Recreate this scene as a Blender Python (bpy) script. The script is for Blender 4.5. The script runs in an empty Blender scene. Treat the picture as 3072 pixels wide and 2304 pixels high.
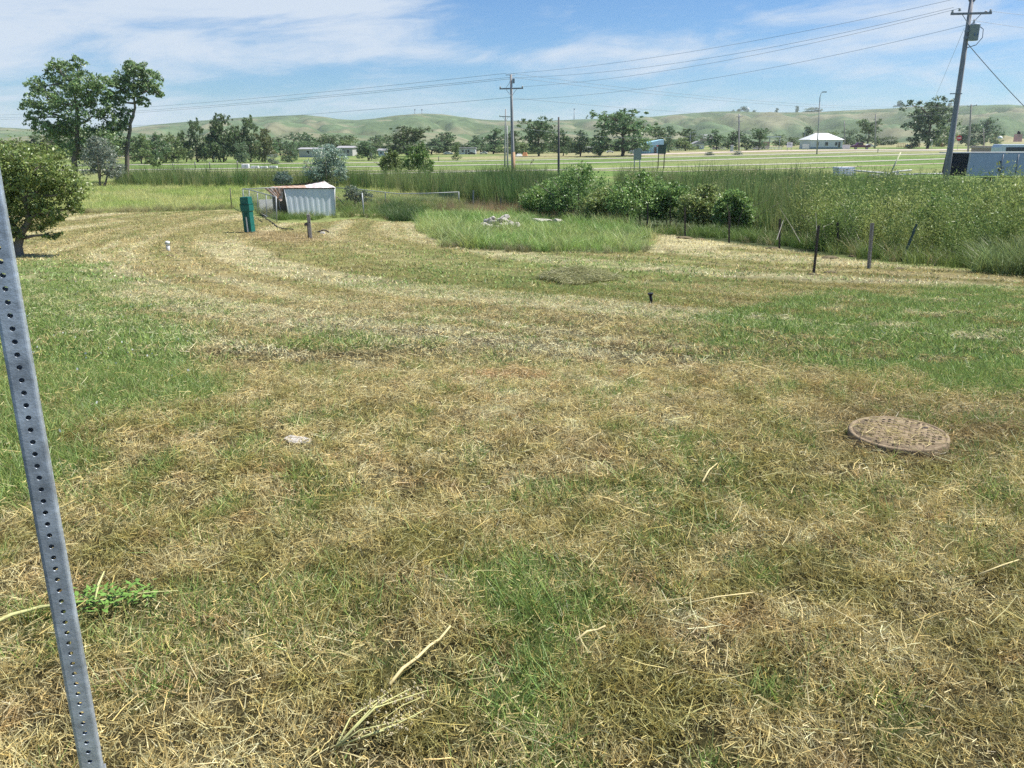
import bpy, math, random
import numpy as np
from mathutils import Vector, Matrix
from math import radians as R, sin, cos, pi

# ------------------------------------------------------------------ camera, world, sun, exposure
SC = bpy.context.scene
COL = SC.collection
F, CX, CY, HORIZON = 2450.0, 1536.0, 1152.0, 420.0        # focal length and centre in photo pixels
PITCH = math.atan((CY - HORIZON) / F)
EYE = 1.5
cam_d = bpy.data.cameras.new('camera'); cam = bpy.data.objects.new('camera', cam_d); COL.objects.link(cam)
cam.location = (0, 0, EYE); cam.rotation_euler = (pi / 2 - PITCH, 0, 0)
cam_d.sensor_width = 36.0; cam_d.lens = F / 3072 * 36.0; cam_d.clip_start = 0.05; cam_d.clip_end = 20000
SC.camera = cam

SUN_AZ, SUN_EL = R(80), R(58)                              # azimuth clockwise from +Y (view direction)
sun_d = bpy.data.lights.new('sun', 'SUN'); sun = bpy.data.objects.new('sun', sun_d); COL.objects.link(sun)
sun_d.energy = 5.0; sun_d.angle = R(0.53); sun_d.color = (1.0, 0.955, 0.88)
SUN_DIR = Vector((sin(SUN_AZ) * cos(SUN_EL), cos(SUN_AZ) * cos(SUN_EL), sin(SUN_EL)))
sun.rotation_euler = SUN_DIR.to_track_quat('Z', 'Y').to_euler(); sun.location = (20, 10, 40)

SC.view_settings.view_transform = 'Standard'; SC.view_settings.look = 'None'
SC.view_settings.gamma = 1.0; SC.view_settings.exposure = 0.62
SC.render.engine = 'CYCLES'
SC.cycles.max_bounces = 4; SC.cycles.diffuse_bounces = 2; SC.cycles.transmission_bounces = 2
SC.cycles.transparent_max_bounces = 4; SC.cycles.volume_bounces = 1
SC.cycles.use_denoising = False

world = bpy.data.worlds.new('World'); SC.world = world; world.use_nodes = True
wn, wl = world.node_tree.nodes, world.node_tree.links
wn.clear()
def N(t, **kw):
    n = wn.new(t)
    for k, v in kw.items(): setattr(n, k, v)
    return n
def wmath(op, a, b=None, c=None):
    n = N('ShaderNodeMath', operation=op)
    for i, v in enumerate((a, b, c)):
        if v is None: continue
        if isinstance(v, (int, float)): n.inputs[i].default_value = v
        else: wl.new(v, n.inputs[i])
    return n.outputs[0]
sky = N('ShaderNodeTexSky', sky_type='NISHITA', sun_disc=False)
sky.sun_elevation = SUN_EL; sky.sun_rotation = SUN_AZ
sky.altitude = 900; sky.air_density = 1.0; sky.dust_density = 0.7; sky.ozone_density = 2.2
tc = N('ShaderNodeTexCoord'); sp = N('ShaderNodeSeparateXYZ'); wl.new(tc.outputs['Generated'], sp.inputs[0])
az = wmath('ARCTAN2', sp.outputs[0], sp.outputs[1]); el = sp.outputs[2]
def cloud_noise(sx, sy, seed, detail=6, rough=0.6, dist=0.6, shear=0.0):
    cb = N('ShaderNodeCombineXYZ')
    e2 = wmath('MULTIPLY_ADD', az, shear, el)
    wl.new(wmath('MULTIPLY', az, sx), cb.inputs[0]); wl.new(wmath('MULTIPLY', e2, sy), cb.inputs[1]); cb.inputs[2].default_value = seed
    n = N('ShaderNodeTexNoise'); wl.new(cb.outputs[0], n.inputs['Vector'])
    n.inputs['Scale'].default_value = 1.0; n.inputs['Detail'].default_value = detail
    n.inputs['Roughness'].default_value = rough; n.inputs['Distortion'].default_value = dist
    return n.outputs['Fac']
def blob(a0, e0, ra, re, amp):                             # where a bank of cloud stands in the sky
    da = wmath('DIVIDE', wmath('SUBTRACT', az, a0), ra); de = wmath('DIVIDE', wmath('SUBTRACT', el, e0), re)
    q = wmath('ADD', wmath('MULTIPLY', da, da), wmath('MULTIPLY', de, de))
    return wmath('MULTIPLY', wmath('POWER', 2.718, wmath('MULTIPLY', q, -1.0)), amp)
n1 = cloud_noise(5.5, 24, 3.7, shear=-0.10); n2 = cloud_noise(2.2, 9, 11.3, detail=3, dist=0.3); n3 = cloud_noise(15, 75, 5.1, dist=1.2, shear=-0.12)
s = wmath('ADD', wmath('MULTIPLY', n1, 0.9), wmath('MULTIPLY', n2, 0.55)); s = wmath('ADD', s, wmath('MULTIPLY', n3, 0.25))
for b in ((-0.36, 0.135, 0.24, 0.034, 0.34), (-0.62, 0.10, 0.16, 0.05, 0.20), (-0.26, 0.150, 0.09, 0.022, 0.22), (0.50, 0.172, 0.10, 0.022, 0.5), (0.43, 0.118, 0.10, 0.014, 0.20), (-0.05, 0.092, 0.30, 0.012, 0.22), (0.42, 0.105, 0.16, 0.02, 0.12),
          (0.02, 0.150, 0.12, 0.03, -0.22), (0.33, 0.165, 0.10, 0.03, -0.20), (0.0, 0.0, 3.2, 0.05, 0.10), (0.62, 0.06, 0.12, 0.05, -0.06)):
    s = wmath('ADD', s, blob(*b))
mr = N('ShaderNodeMapRange', interpolation_type='SMOOTHSTEP'); wl.new(s, mr.inputs[0])
mr.inputs[1].default_value = 0.80; mr.inputs[2].default_value = 1.20; mr.inputs[3].default_value = 0.0; mr.inputs[4].default_value = 0.92
cmix = N('ShaderNodeMix', data_type='RGBA'); wl.new(mr.outputs[0], cmix.inputs[0])
gm = N('ShaderNodeMix', data_type='RGBA', blend_type='MULTIPLY'); gm.inputs[0].default_value = 1.0
wl.new(sky.outputs[0], gm.inputs[6]); gm.inputs[7].default_value = (0.62, 0.88, 1.16, 1)
wl.new(gm.outputs[2], cmix.inputs[6]); cmix.inputs[7].default_value = (6.3, 7.1, 8.2, 1)
bg = N('ShaderNodeBackground'); wl.new(cmix.outputs[2], bg.inputs[0]); bg.inputs[1].default_value = 0.071
wo = N('ShaderNodeOutputWorld'); wl.new(bg.outputs[0], wo.inputs[0])

# ------------------------------------------------------------------ ground profile, photo pixel -> place
rng = np.random.default_rng(7); random.seed(7)
_yy = np.linspace(-60, 260, 6401)
_kd = [-60, -2, 1.5, 3, 5, 7.5, 10, 15, 20, 30, 40, 55, 80, 260]
_kz = [0.0, 0.0, 0.0, -.05, -.17, -.38, -.63, -1.08, -1.43, -1.95, -2.35, -2.70, -2.8, -2.8]
_gz = np.interp(_yy, _kd, _kz)
for _w in (41, 61):
    _k = np.ones(_w) / _w; _gz = np.convolve(np.pad(_gz, _w // 2, mode='edge'), _k, mode='valid')
def sst(x, a, b):
    t = np.clip((np.asarray(x, float) - a) / (b - a), 0, 1); return t * t * (3 - 2 * t)
def hash2(ix, iy, seed):
    h = (ix.astype(np.int64) * 374761393 + iy.astype(np.int64) * 668265263 + seed * 1442695041) & 0x7fffffff
    h = ((h ^ (h >> 13)) * 1274126177) & 0x7fffffff
    return ((h ^ (h >> 16)) & 0xffff) / 65535.0
def vnoise(x, y, seed=0):
    x = np.asarray(x, float); y = np.asarray(y, float)
    ix, iy = np.floor(x), np.floor(y); fx, fy = x - ix, y - iy
    fx = fx * fx * (3 - 2 * fx); fy = fy * fy * (3 - 2 * fy); ix = ix.astype(np.int64); iy = iy.astype(np.int64)
    a, b, c, d = hash2(ix, iy, seed), hash2(ix + 1, iy, seed), hash2(ix, iy + 1, seed), hash2(ix + 1, iy + 1, seed)
    return (a * (1 - fx) + b * fx) * (1 - fy) + (c * (1 - fx) + d * fx) * fy
def fbm(x, y, seed=0, oct=4):
    v, a, t = 0, 1.0, 0
    for o in range(oct):
        v = v + a * vnoise(np.asarray(x) * 2 ** o + 17.3 * o, np.asarray(y) * 2 ** o - 9.1 * o, seed + o); t += a; a *= 0.5
    return v / t
def G(x, y):
    x = np.asarray(x, float); y = np.asarray(y, float)
    z = np.interp(y, _yy, _gz)
    z = z + 1.9 * sst(y, 95, 240) * sst(x, -20, 90)
    z = z + 0.10 * (vnoise(x * .22, y * .22, 5) - .5) * sst(y, 4, 14) * (1 - sst(y, 60, 90))
    z = z + 0.035 * (vnoise(x * 1.1, y * 1.1, 6) - .5) * (1 - sst(y, 25, 40))
    return z
def g1(x, y): return float(G(x, y))
_cp, _sp_ = cos(PITCH), sin(PITCH)
def ray(px, py):
    a, b = (px - CX) / F, -(py - CY) / F
    return Vector((a, _cp + b * _sp_, -_sp_ + b * _cp))      # forward tilted down by PITCH
_ty = 0.4 * 1.004 ** np.arange(2400)
def gp(px, py):
    """the place on the ground seen at a photo pixel"""
    d = ray(px, py); X = d.x / d.y * _ty; Z = EYE + d.z / d.y * _ty
    h = Z - G(X, _ty); i = int(np.argmax(h < 0))
    if h[i] >= 0: i = len(_ty) - 1
    t = h[i - 1] / (h[i - 1] - h[i]); y = _ty[i - 1] + t * (_ty[i] - _ty[i - 1])
    return Vector((d.x / d.y * y, y, g1(d.x / d.y * y, y)))
def at(px, py, dist):
    """the place at forward distance dist seen at a photo pixel"""
    d = ray(px, py); return Vector((d.x / d.y * dist, dist, EYE + d.z / d.y * dist))
def mpp(p):
    """metres for one photo pixel at place p"""
    return (p.y * _cp + (EYE - p.z) * _sp_) / F
def gpoly(pts): return np.array([gp(*p)[:2] for p in pts])
def poly_sd(x, y, P):
    """signed distance to polygon P (positive inside)"""
    x = np.asarray(x, float); y = np.asarray(y, float)
    d2 = np.full(x.shape, 1e18); ins = np.zeros(x.shape, bool); n = len(P)
    for i in range(n):
        ax, ay = P[i]; bx, by = P[(i + 1) % n]; ex, ey = bx - ax, by - ay
        t = np.clip(((x - ax) * ex + (y - ay) * ey) / (ex * ex + ey * ey + 1e-12), 0, 1)
        d2 = np.minimum(d2, (x - ax - t * ex) ** 2 + (y - ay - t * ey) ** 2)
        c = ((ay > y) != (by > y)) & (x < (bx - ax) * (y - ay) / (by - ay + 1e-12) + ax); ins ^= c
    d = np.sqrt(d2); return np.where(ins, d, -d)

# ------------------------------------------------------------------ materials
def newmat(name):
    m = bpy.data.materials.new(name); m.use_nodes = True; return m, m.node_tree.nodes, m.node_tree.links
def mat(name, col, rough=0.7, metal=0.0, var=0.25, scale=6.0, bump=0.0, spec=0.3, col2=None, stretch=(1, 1, 1), lo=0.35, hi=0.65):
    m, n, l = newmat(name); b = n['Principled BSDF']
    b.inputs['Roughness'].default_value = rough; b.inputs['Metallic'].default_value = metal; b.inputs['Specular IOR Level'].default_value = spec
    t = n.new('ShaderNodeTexCoord'); mp = n.new('ShaderNodeMapping'); mp.inputs['Scale'].default_value = stretch
    l.new(t.outputs['Object'], mp.inputs[0])
    no = n.new('ShaderNodeTexNoise'); no.inputs['Scale'].default_value = scale; no.inputs['Detail'].default_value = 6; no.inputs['Roughness'].default_value = .65
    l.new(mp.outputs[0], no.inputs['Vector'])
    rp = n.new('ShaderNodeValToRGB'); rp.color_ramp.elements[0].position = lo; rp.color_ramp.elements[1].position = hi
    c2 = col2 or tuple(min(1, c * (1 + var)) for c in col); c1 = tuple(c * (1 - var) for c in col) if not col2 else col
    rp.color_ramp.elements[0].color = (*c1, 1); rp.color_ramp.elements[1].color = (*c2, 1)
    l.new(no.outputs[0], rp.inputs[0]); l.new(rp.outputs[0], b.inputs['Base Color'])
    if bump:
        bp = n.new('ShaderNodeBump'); bp.inputs['Strength'].default_value = bump; bp.inputs['Distance'].default_value = .02
        l.new(no.outputs[0], bp.inputs['Height']); l.new(bp.outputs[0], b.inputs['Normal'])
    return m
def leafmat(name, instancer=True, trans=0.35, gloss=0.03):
    """blade / leaf: thing or instance tint times the leaf's own tone"""
    m, n, l = newmat(name); n.clear()
    a = n.new('ShaderNodeAttribute'); a.attribute_name = 'bv'
    if instancer is None:
        t = n.new('ShaderNodeRGB'); t.outputs[0].default_value = (1, 1, 1, 1); tcol = t.outputs[0]
    elif instancer:
        t = n.new('ShaderNodeAttribute'); t.attribute_type = 'INSTANCER'; t.attribute_name = 'tint'; tcol = t.outputs['Color']
    else:
        t = n.new('ShaderNodeObjectInfo'); tcol = t.outputs['Color']
    mx = n.new('ShaderNodeMix'); mx.data_type = 'RGBA'; mx.blend_type = 'MULTIPLY'; mx.inputs[0].default_value = 1
    l.new(tcol, mx.inputs[6]); l.new(a.outputs['Color'], mx.inputs[7])
    d = n.new('ShaderNodeBsdfDiffuse'); tr = n.new('ShaderNodeBsdfTranslucent'); ms = n.new('ShaderNodeMixShader'); ms.inputs[0].default_value = trans
    l.new(mx.outputs[2], d.inputs[0])
    l.new(mx.outputs[2], tr.inputs[0]); l.new(d.outputs[0], ms.inputs[1]); l.new(tr.outputs[0], ms.inputs[2])
    g = n.new('ShaderNodeBsdfGlossy'); g.inputs['Roughness'].default_value = 0.45; m2 = n.new('ShaderNodeMixShader'); m2.inputs[0].default_value = gloss
    l.new(ms.outputs[0], m2.inputs[1]); l.new(g.outputs[0], m2.inputs[2])
    o = n.new('ShaderNodeOutputMaterial'); l.new(m2.outputs[0], o.inputs[0]); return m
M_BLADE = leafmat('grass_blade', True); M_GRASS = leafmat('lawn_blade', None); M_LEAF = leafmat('tree_leaf', False, 0.38, 0.05)

# ------------------------------------------------------------------ mesh helpers
def mesh_np(name, V, Q, bv=None, smooth=False):
    me = bpy.data.meshes.new(name); V = np.asarray(V, np.float32); Q = np.asarray(Q, np.int32); k = Q.shape[1]
    me.vertices.add(len(V)); me.vertices.foreach_set('co', V.ravel())
    me.loops.add(Q.size); me.loops.foreach_set('vertex_index', Q.ravel())
    me.polygons.add(len(Q)); me.polygons.foreach_set('loop_start', np.arange(0, Q.size, k, dtype=np.int32))
    me.update(calc_edges=True)
    if bv is not None:
        a = me.attributes.new('bv', 'FLOAT_COLOR', 'POINT'); c = np.ones((len(V), 4), np.float32); c[:, :3] = bv; a.data.foreach_set('color', c.ravel())
    if smooth: me.polygons.foreach_set('use_smooth', np.ones(len(Q), bool))
    return me
def link(name, me, m=None, parent=None, loc=(0, 0, 0)):
    o = bpy.data.objects.new(name, me); COL.objects.link(o)
    if m and me: 
        if not me.materials: me.materials.append(m)
    o.location = loc
    if parent: o.parent = parent
    return o
def tag(o, label=None, cat=None, group=None, kind=None):
    if label: o['label'] = label
    if cat: o['category'] = cat
    if group: o['group'] = group
    if kind: o['kind'] = kind
    return o
def thing(name, label, cat, loc=(0, 0, 0), rz=0.0, group=None):
    o = bpy.data.objects.new(name, None); COL.objects.link(o); o.location = loc; o.rotation_euler = (0, 0, rz); o.empty_display_size = .2
    return tag(o, label, cat, group)
class MB:
    def __init__(s): s.v = []; s.f = []; s.sm = []
    def face(s, pts, sm=False):
        b = len(s.v); s.v += [tuple(p) for p in pts]; s.f.append(tuple(range(b, b + len(pts)))); s.sm.append(sm); return s
    def box(s, c, d, rz=0.0, taper=1.0, M=None):
        b = len(s.v); hx, hy, hz = d[0] / 2, d[1] / 2, d[2] / 2
        for k in (-1, 1):
            t = 1 if k < 0 else taper
            for i, j in ((-1, -1), (1, -1), (1, 1), (-1, 1)):
                x, y = i * hx * t, j * hy * t; p = Vector((x * cos(rz) - y * sin(rz), x * sin(rz) + y * cos(rz), k * hz))
                if M: p = M @ p
                s.v.append((c[0] + p[0], c[1] + p[1], c[2] + p[2]))
        for q in ((3, 2, 1, 0), (4, 5, 6, 7), (0, 1, 5, 4), (1, 2, 6, 5), (2, 3, 7, 6), (3, 0, 4, 7)):
            s.f.append(tuple(b + i for i in q)); s.sm.append(False)
        return s
    def tube(s, pts, r, n=8, cap=True):
        pts = [Vector(p) for p in pts]; rr = r if isinstance(r, (list, tuple)) else [r] * len(pts); b = len(s.v); up = None
        for i, p in enumerate(pts):
            t = (pts[min(i + 1, len(pts) - 1)] - pts[max(i - 1, 0)]).normalized()
            u = (up - t * up.dot(t)) if up else (t.cross(Vector((0, 1, 0))) if abs(t.y) < .9 else t.cross(Vector((1, 0, 0))))
            u.normalize(); up = u; w = t.cross(u)
            for k in range(n):
                a = 2 * pi * k / n; q = p + (u * cos(a) + w * sin(a)) * rr[i]; s.v.append(tuple(q))
        for i in range(len(pts) - 1):
            for k in range(n):
                k2 = (k + 1) % n; s.f.append((b + i * n + k, b + i * n + k2, b + (i + 1) * n + k2, b + (i + 1) * n + k)); s.sm.append(n > 5)
        if cap:
            s.f.append(tuple(b + k for k in range(n))[::-1]); s.sm.append(False)
            e = b + (len(pts) - 1) * n; s.f.append(tuple(e + k for k in range(n))); s.sm.append(False)
        return s
    def lathe(s, prof, n=24, c=(0, 0, 0)):
        b = len(s.v)
        for r, z in prof:
            for k in range(n): a = 2 * pi * k / n; s.v.append((c[0] + r * cos(a), c[1] + r * sin(a), c[2] + z))
        for i in range(len(prof) - 1):
            for k in range(n):
                k2 = (k + 1) % n; s.f.append((b + i * n + k, b + i * n + k2, b + (i + 1) * n + k2, b + (i + 1) * n + k)); s.sm.append(True)
        s.f.append(tuple(b + k for k in range(n))[::-1]); e = b + (len(prof) - 1) * n; s.f.append(tuple(e + k for k in range(n))); s.sm += [False, False]
        return s
    def prism(s, poly, y0, y1):
        """polygon in x,z pulled from y0 to y1"""
        b = len(s.v); n = len(poly)
        for y in (y0, y1):
            for p in poly: s.v.append((p[0], y, p[1]))
        s.f.append(tuple(b + i for i in range(n))); s.f.append(tuple(b + n + i for i in range(n))[::-1]); s.sm += [False, False]
        for i in range(n): s.f.append((b + i, b + n + i, b + n + (i + 1) % n, b + (i + 1) % n)); s.sm.append(False)
        return s
    def build(s, name, m, parent=None, loc=(0, 0, 0), bevel=0.0):
        me = bpy.data.meshes.new(name); me.from_pydata(s.v, [], s.f); me.update()
        me.polygons.foreach_set('use_smooth', s.sm)
        o = link(name, me, m, parent, loc)
        if bevel:
            md = o.modifiers.new('bevel', 'BEVEL'); md.width = bevel; md.segments = 2; md.limit_method = 'ANGLE'
        return o
def copy_tree(o, parent=None):
    c = o.copy(); COL.objects.link(c); c.parent = parent
    for ch in o.children: copy_tree(ch, c)
    return c

# ------------------------------------------------------------------ what grows where (places in metres)
P_LAWN = gpoly([(-900, 1150), (-700, 700), (-200, 660), (130, 642), (500, 636), (690, 628), (745, 640), (830, 668), (960, 668), (1080, 655), (1140, 664), (1240, 668), (1400, 640), (1480, 628), (1600, 640), (1700, 652), (1900, 690), (2050, 712), (2200, 730), (2350, 748), (2480, 768), (2600, 785), (2720, 798), (2900, 812), (3072, 822), (3400, 835), (4000, 1200)])
P_LAWN = np.vstack([P_LAWN, [[14, -8], [-14, -8]]])
P_MOUND = gpoly([(1250, 690), (1290, 705), (1330, 738), (1500, 752), (1700, 757), (1850, 758), (1955, 752), (1950, 712), (1880, 680), (1760, 662), (1600, 655), (1420, 648), (1300, 655), (1255, 668)])
P_LEFTGREEN = np.vstack([gpoly([(-400, 790), (60, 775), (330, 800), (470, 900), (575, 1030), (590, 1180), (470, 1270), (300, 1330), (180, 1450), (60, 1580)]), [[-4, 2.2], [-9, 3]]])
P_RIGHTGREEN = gpoly([(2030, 985), (2200, 925), (2450, 880), (2750, 862), (3300, 862), (3400, 1190), (2950, 1165), (2780, 1190), (2600, 1130), (2350, 1085), (2150, 1040)])
P_RG2 = gpoly([(2860, 1255), (3072, 1230), (3300, 1240), (3300, 1300), (2950, 1290)])
P_CG = gpoly([(1270, 1760), (1450, 1660), (1830, 1680), (1960, 1840), (1830, 1950), (1720, 2120), (1600, 2240), (1430, 2150), (1380, 1940), (1290, 1880)])
P_G3 = gpoly([(800, 1005), (950, 990), (1170, 1005), (1180, 1040), (1000, 1050), (820, 1040)])
P_G4 = gpoly([(840, 1380), (980, 1370), (1000, 1450), (860, 1450)])
P_MIDGREEN = gpoly([(1130, 740), (1350, 755), (1900, 765), (2250, 760), (2350, 830), (1900, 890), (1500, 880), (1150, 850)])
P_PINK = gpoly([(1330, 1120), (1560, 1120), (1900, 1130), (1880, 1200), (1500, 1190), (1320, 1180)])
P_PALE = gpoly([(620, 800), (1000, 880), (1500, 900), (2000, 960), (2250, 1080), (2000, 1260), (1500, 1240), (1150, 1130), (800, 960), (600, 880)])
P_BARE = gpoly([(2480, 1190), (2780, 1200), (3072, 1180), (3300, 1300), (3072, 1440), (2750, 1420), (2500, 1400), (2420, 1290)])
P_SAND = gpoly([(1990, 700), (2080, 715), (2230, 735), (2150, 750), (2000, 745), (1960, 725)])
P_DIRT = gpoly([(690, 690), (780, 690), (930, 700), (990, 718), (920, 735), (760, 720)])
STRAW, PALE, OLIVE, BROWN = np.array([.57, .485, .23]), np.array([.74, .66, .38]), np.array([.37, .335, .12]), np.array([.30, .225, .115])
GREEN, LGREEN, PINK = np.array([.165, .28, .065]), np.array([.36, .44, .14]), np.array([.50, .28, .15])
def mixc(a, b, t): return a + (b - a) * np.clip(t, 0, 1)[..., None]
def lawn_fields(x, y):
    """tone of the mown lawn and how green it grows, at a place"""
    x = np.asarray(x, float); y = np.asarray(y, float)
    w = 0.5 * (fbm(x * 1.3, y * 1.3, 31, 3) - .5)
    r = np.hypot(x - 30, y - 42) + .9 * (fbm(x * .25, y * .25, 41, 3) - .5)
    stripe = vnoise(r * 1.15, np.arctan2(y - 42, x - 30) * 1.6, 51) * .62 + vnoise(r * 2.6, np.arctan2(y - 42, x - 30) * 4, 52) * .38
    far = sst(y, 5, 9)
    patch = fbm(x * .9, y * .9, 61, 4); fine = fbm(x * 5, y * 5, 71, 3)
    near = .45 + (patch - .5) * .25 + (fine - .5) * .7; stripe = ((stripe - .46) * 1.45 + .46) * far + near * (1 - far)
    stripe = stripe + .16 * sst(poly_sd(x, y, P_PALE) + w * 2, -.8, 1.0)
    g = np.zeros_like(x)
    sc = np.clip(y * .10, .12, 2.5)
    for P, amt, soft in ((P_LEFTGREEN, .92, .55), (P_RIGHTGREEN, 1.0, .5), (P_RG2, 1.0, .4), (P_CG, .85, .45), (P_G3, .75, .6), (P_G4, .6, .3), (P_MIDGREEN, .68, 1.6)):
        sd = poly_sd(x, y, P) + w * 2.2 * sc + (patch - .5) * 1.5 * sc
        g = np.maximum(g, amt * sst(sd, -soft * sc, soft * sc))
    spots = np.maximum(sst(fbm(x * 1.7, y * 1.7, 81, 3), .60, .74) * .40, sst(fbm(x * 5.5, y * 5.5, 82, 2), .58, .78) * .45)
    g = np.maximum(g, spots); g = np.maximum(g, .34 * sst(fbm(x * .5, y * .5, 91, 3), .5, .75) * sst(y, 6, 18))
    gaps = sst(fbm(x * 2.3, y * 2.3, 85, 3), .52, .68); g = g * (1 - (.42 + .36 * sst(x, 1.5, 3)) * gaps)
    pk = sst(poly_sd(x, y, P_PINK) + w * 2, -.3, .5) * sst(fbm(x * 1.6, y * 1.6, 95, 3), .5, .62)
    c = mixc(np.broadcast_to(OLIVE, x.shape + (3,)), STRAW, sst(stripe, .28, .52)); c = mixc(c, PALE, .85 * sst(stripe, .56, .72))
    c = mixc(c, BROWN, .30 * sst(fbm(x * 4.5, y * 4.5, 97, 3), .54, .72)); c = mixc(c, PINK, .7 * pk)
    c = mixc(c, PINK, .30 * sst(fbm(x * 6, y * 6, 98, 2), .68, .85))
    c = mixc(c, BROWN * 1.05, .6 * sst(poly_sd(x, y, P_BARE) + w * 1.5, -.3, .4))
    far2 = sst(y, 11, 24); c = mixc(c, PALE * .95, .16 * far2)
    c = mixc(c, PALE * 1.05, .9 * sst(poly_sd(x, y, P_SAND) + w, -.4, .6)); c = mixc(c, BROWN * 1.5, .7 * sst(poly_sd(x, y, P_DIRT) + w * 2, -.6, .8))
    g = g * (1 - .8 * sst(poly_sd(x, y, P_SAND), -.4, .6)) * (1 - .8 * sst(poly_sd(x, y, P_DIRT), -.6, .6))
    return c, g, fine

# ------------------------------------------------------------------ ground, one sheet to the horizon
yr = np.concatenate([np.linspace(-14, 0.8, 24), 0.8 + np.cumsum(np.full(60, .085)), ])
while yr[-1] < 9000: yr = np.append(yr, yr[-1] + max(.09, .016 * yr[-1]))
tcol = np.linspace(-1, 1, 321); tcol = np.sign(tcol) * (0.72 * np.abs(tcol) + .9 * np.abs(tcol) ** 4)
gx = tcol[None, :] * (np.maximum(yr, 0) + 8)[:, None] * 1.05; gy = np.repeat(yr[:, None], len(tcol), 1)
gz = G(gx, gy)
P_MEADOW = gpoly([(-900, 700), (-200, 655), (130, 640), (500, 632), (745, 622), (1050, 610), (1380, 612), (1420, 600), (1380, 585), (1200, 565), (1000, 558), (300, 548), (-500, 560), (-1200, 600)])
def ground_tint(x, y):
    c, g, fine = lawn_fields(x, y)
    c = mixc(c * (.09 + .40 * sst(y, 6, 22))[..., None], GREEN * .5, g * .7)  # soil darkened near the camera: shade between the blades put into its colour
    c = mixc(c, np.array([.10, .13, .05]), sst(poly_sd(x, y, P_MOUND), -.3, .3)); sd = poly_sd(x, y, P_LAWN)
    m = np.broadcast_to(np.array([.15, .19, .06]), c.shape)                      # unmown and verge
    m = mixc(m, np.array([.22, .25, .09]), sst(fbm(x * .12, y * .12, 12, 4), .45, .7))
    verge = sst(y, 78, 95)
    v = mixc(np.broadcast_to(np.array([.12, .19, .05]), c.shape), np.array([.19, .235, .08]), sst(fbm(x * .035, y * .12, 14, 4), .4, .65))
    v = mixc(v, np.array([.25, .235, .11]), .5 * sst(fbm(x * .02, y * .05, 15, 3), .55, .7))
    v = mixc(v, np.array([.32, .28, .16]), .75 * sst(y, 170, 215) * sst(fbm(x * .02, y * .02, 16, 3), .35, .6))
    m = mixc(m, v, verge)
    m = mixc(m, np.array([.055, .07, .03]), (1 - verge) * sst(x * .9 + y * .12, -2, 8) * sst(y, 18, 26))   # darker ditch soil
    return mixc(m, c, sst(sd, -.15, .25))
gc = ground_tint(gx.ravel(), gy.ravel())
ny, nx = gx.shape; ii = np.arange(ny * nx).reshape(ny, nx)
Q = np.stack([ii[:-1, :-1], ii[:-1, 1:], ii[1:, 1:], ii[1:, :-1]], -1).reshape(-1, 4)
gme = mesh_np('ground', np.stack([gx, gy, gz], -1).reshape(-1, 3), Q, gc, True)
m, n, l = newmat('shaded_lawn_soil'); b = n['Principled BSDF']; b.inputs['Roughness'].default_value = .95; b.inputs['Specular IOR Level'].default_value = .1
a = n.new('ShaderNodeAttribute'); a.attribute_name = 'bv'; t = n.new('ShaderNodeTexCoord')
no = n.new('ShaderNodeTexNoise'); no.inputs['Scale'].default_value = 110; no.inputs['Detail'].default_value = 8; no.inputs['Roughness'].default_value = .75; l.new(t.outputs['Object'], no.inputs['Vector'])
no2 = n.new('ShaderNodeTexNoise'); no2.inputs['Scale'].default_value = 1.3; no2.inputs['Detail'].default_value = 8; no2.inputs['Roughness'].default_value = .7; l.new(t.outputs['Object'], no2.inputs['Vector'])
ad = n.new('ShaderNodeMath'); ad.operation = 'ADD'; l.new(no.outputs[0], ad.inputs[0]); l.new(no2.outputs[0], ad.inputs[1])
mr = n.new('ShaderNodeMapRange'); mr.inputs[1].default_value = .7; mr.inputs[2].default_value = 1.3; mr.inputs[3].default_value = .25; mr.inputs[4].default_value = 1.8; l.new(ad.outputs[0], mr.inputs[0])
mx = n.new('ShaderNodeMix'); mx.data_type = 'RGBA'; mx.blend_type = 'MULTIPLY'; mx.inputs[0].default_value = 1
l.new(a.outputs['Color'], mx.inputs[6]); l.new(mr.outputs[0], mx.inputs[7]); l.new(mx.outputs[2], b.inputs['Base Color'])
bp = n.new('ShaderNodeBump'); bp.inputs['Strength'].default_value = .6; bp.inputs['Distance'].default_value = .03; l.new(no.outputs[0], bp.inputs['Height']); l.new(bp.outputs[0], b.inputs['Normal'])
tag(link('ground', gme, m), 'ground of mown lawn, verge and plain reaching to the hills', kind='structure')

# hills: skyline read off the photograph, ridge about 1.8 km away
SKY = np.array([(-900, 400), (-300, 372), (0, 378), (90, 381), (250, 392), (400, 397), (480, 387), (560, 376), (660, 366), (780, 356), (890, 350), (970, 347), (1020, 352), (1065, 360), (1110, 363), (1160, 358), (1220, 348), (1290, 342), (1345, 344), (1400, 353), (1460, 361), (1520, 364), (1600, 366), (1720, 360), (1850, 357), (1920, 352), (2000, 344), (2080, 337), (2140, 335), (2210, 339), (2360, 339), (2460, 333), (2560, 327), (2640, 322), (2760, 319), (2890, 316), (2935, 320), (2990, 334), (3040, 338), (3072, 337), (3300, 330), (3900, 345)], float)
hu = np.linspace(-1.05, 1.05, 560); hy = np.linspace(520, 2500, 110)
hx_, hy_ = np.meshgrid(hu, hy); X = hx_ * hy_
pxu = CX + hu * F * _cp; sk = np.interp(pxu, SKY[:, 0], SKY[:, 1])
tan_el = np.array([ray(p, q).z / ray(p, q).y for p, q in zip(pxu, sk)])
yrdg = 1750 + 300 * (fbm(hu * 4, hu * 0, 3, 2) - .5)
Zr = EYE + yrdg * tan_el + 1.6
f = sst(hy_, 560, 1) * 0
tt = np.clip((hy_ - 560) / (yrdg[None] - 560), 0, 1)
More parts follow.
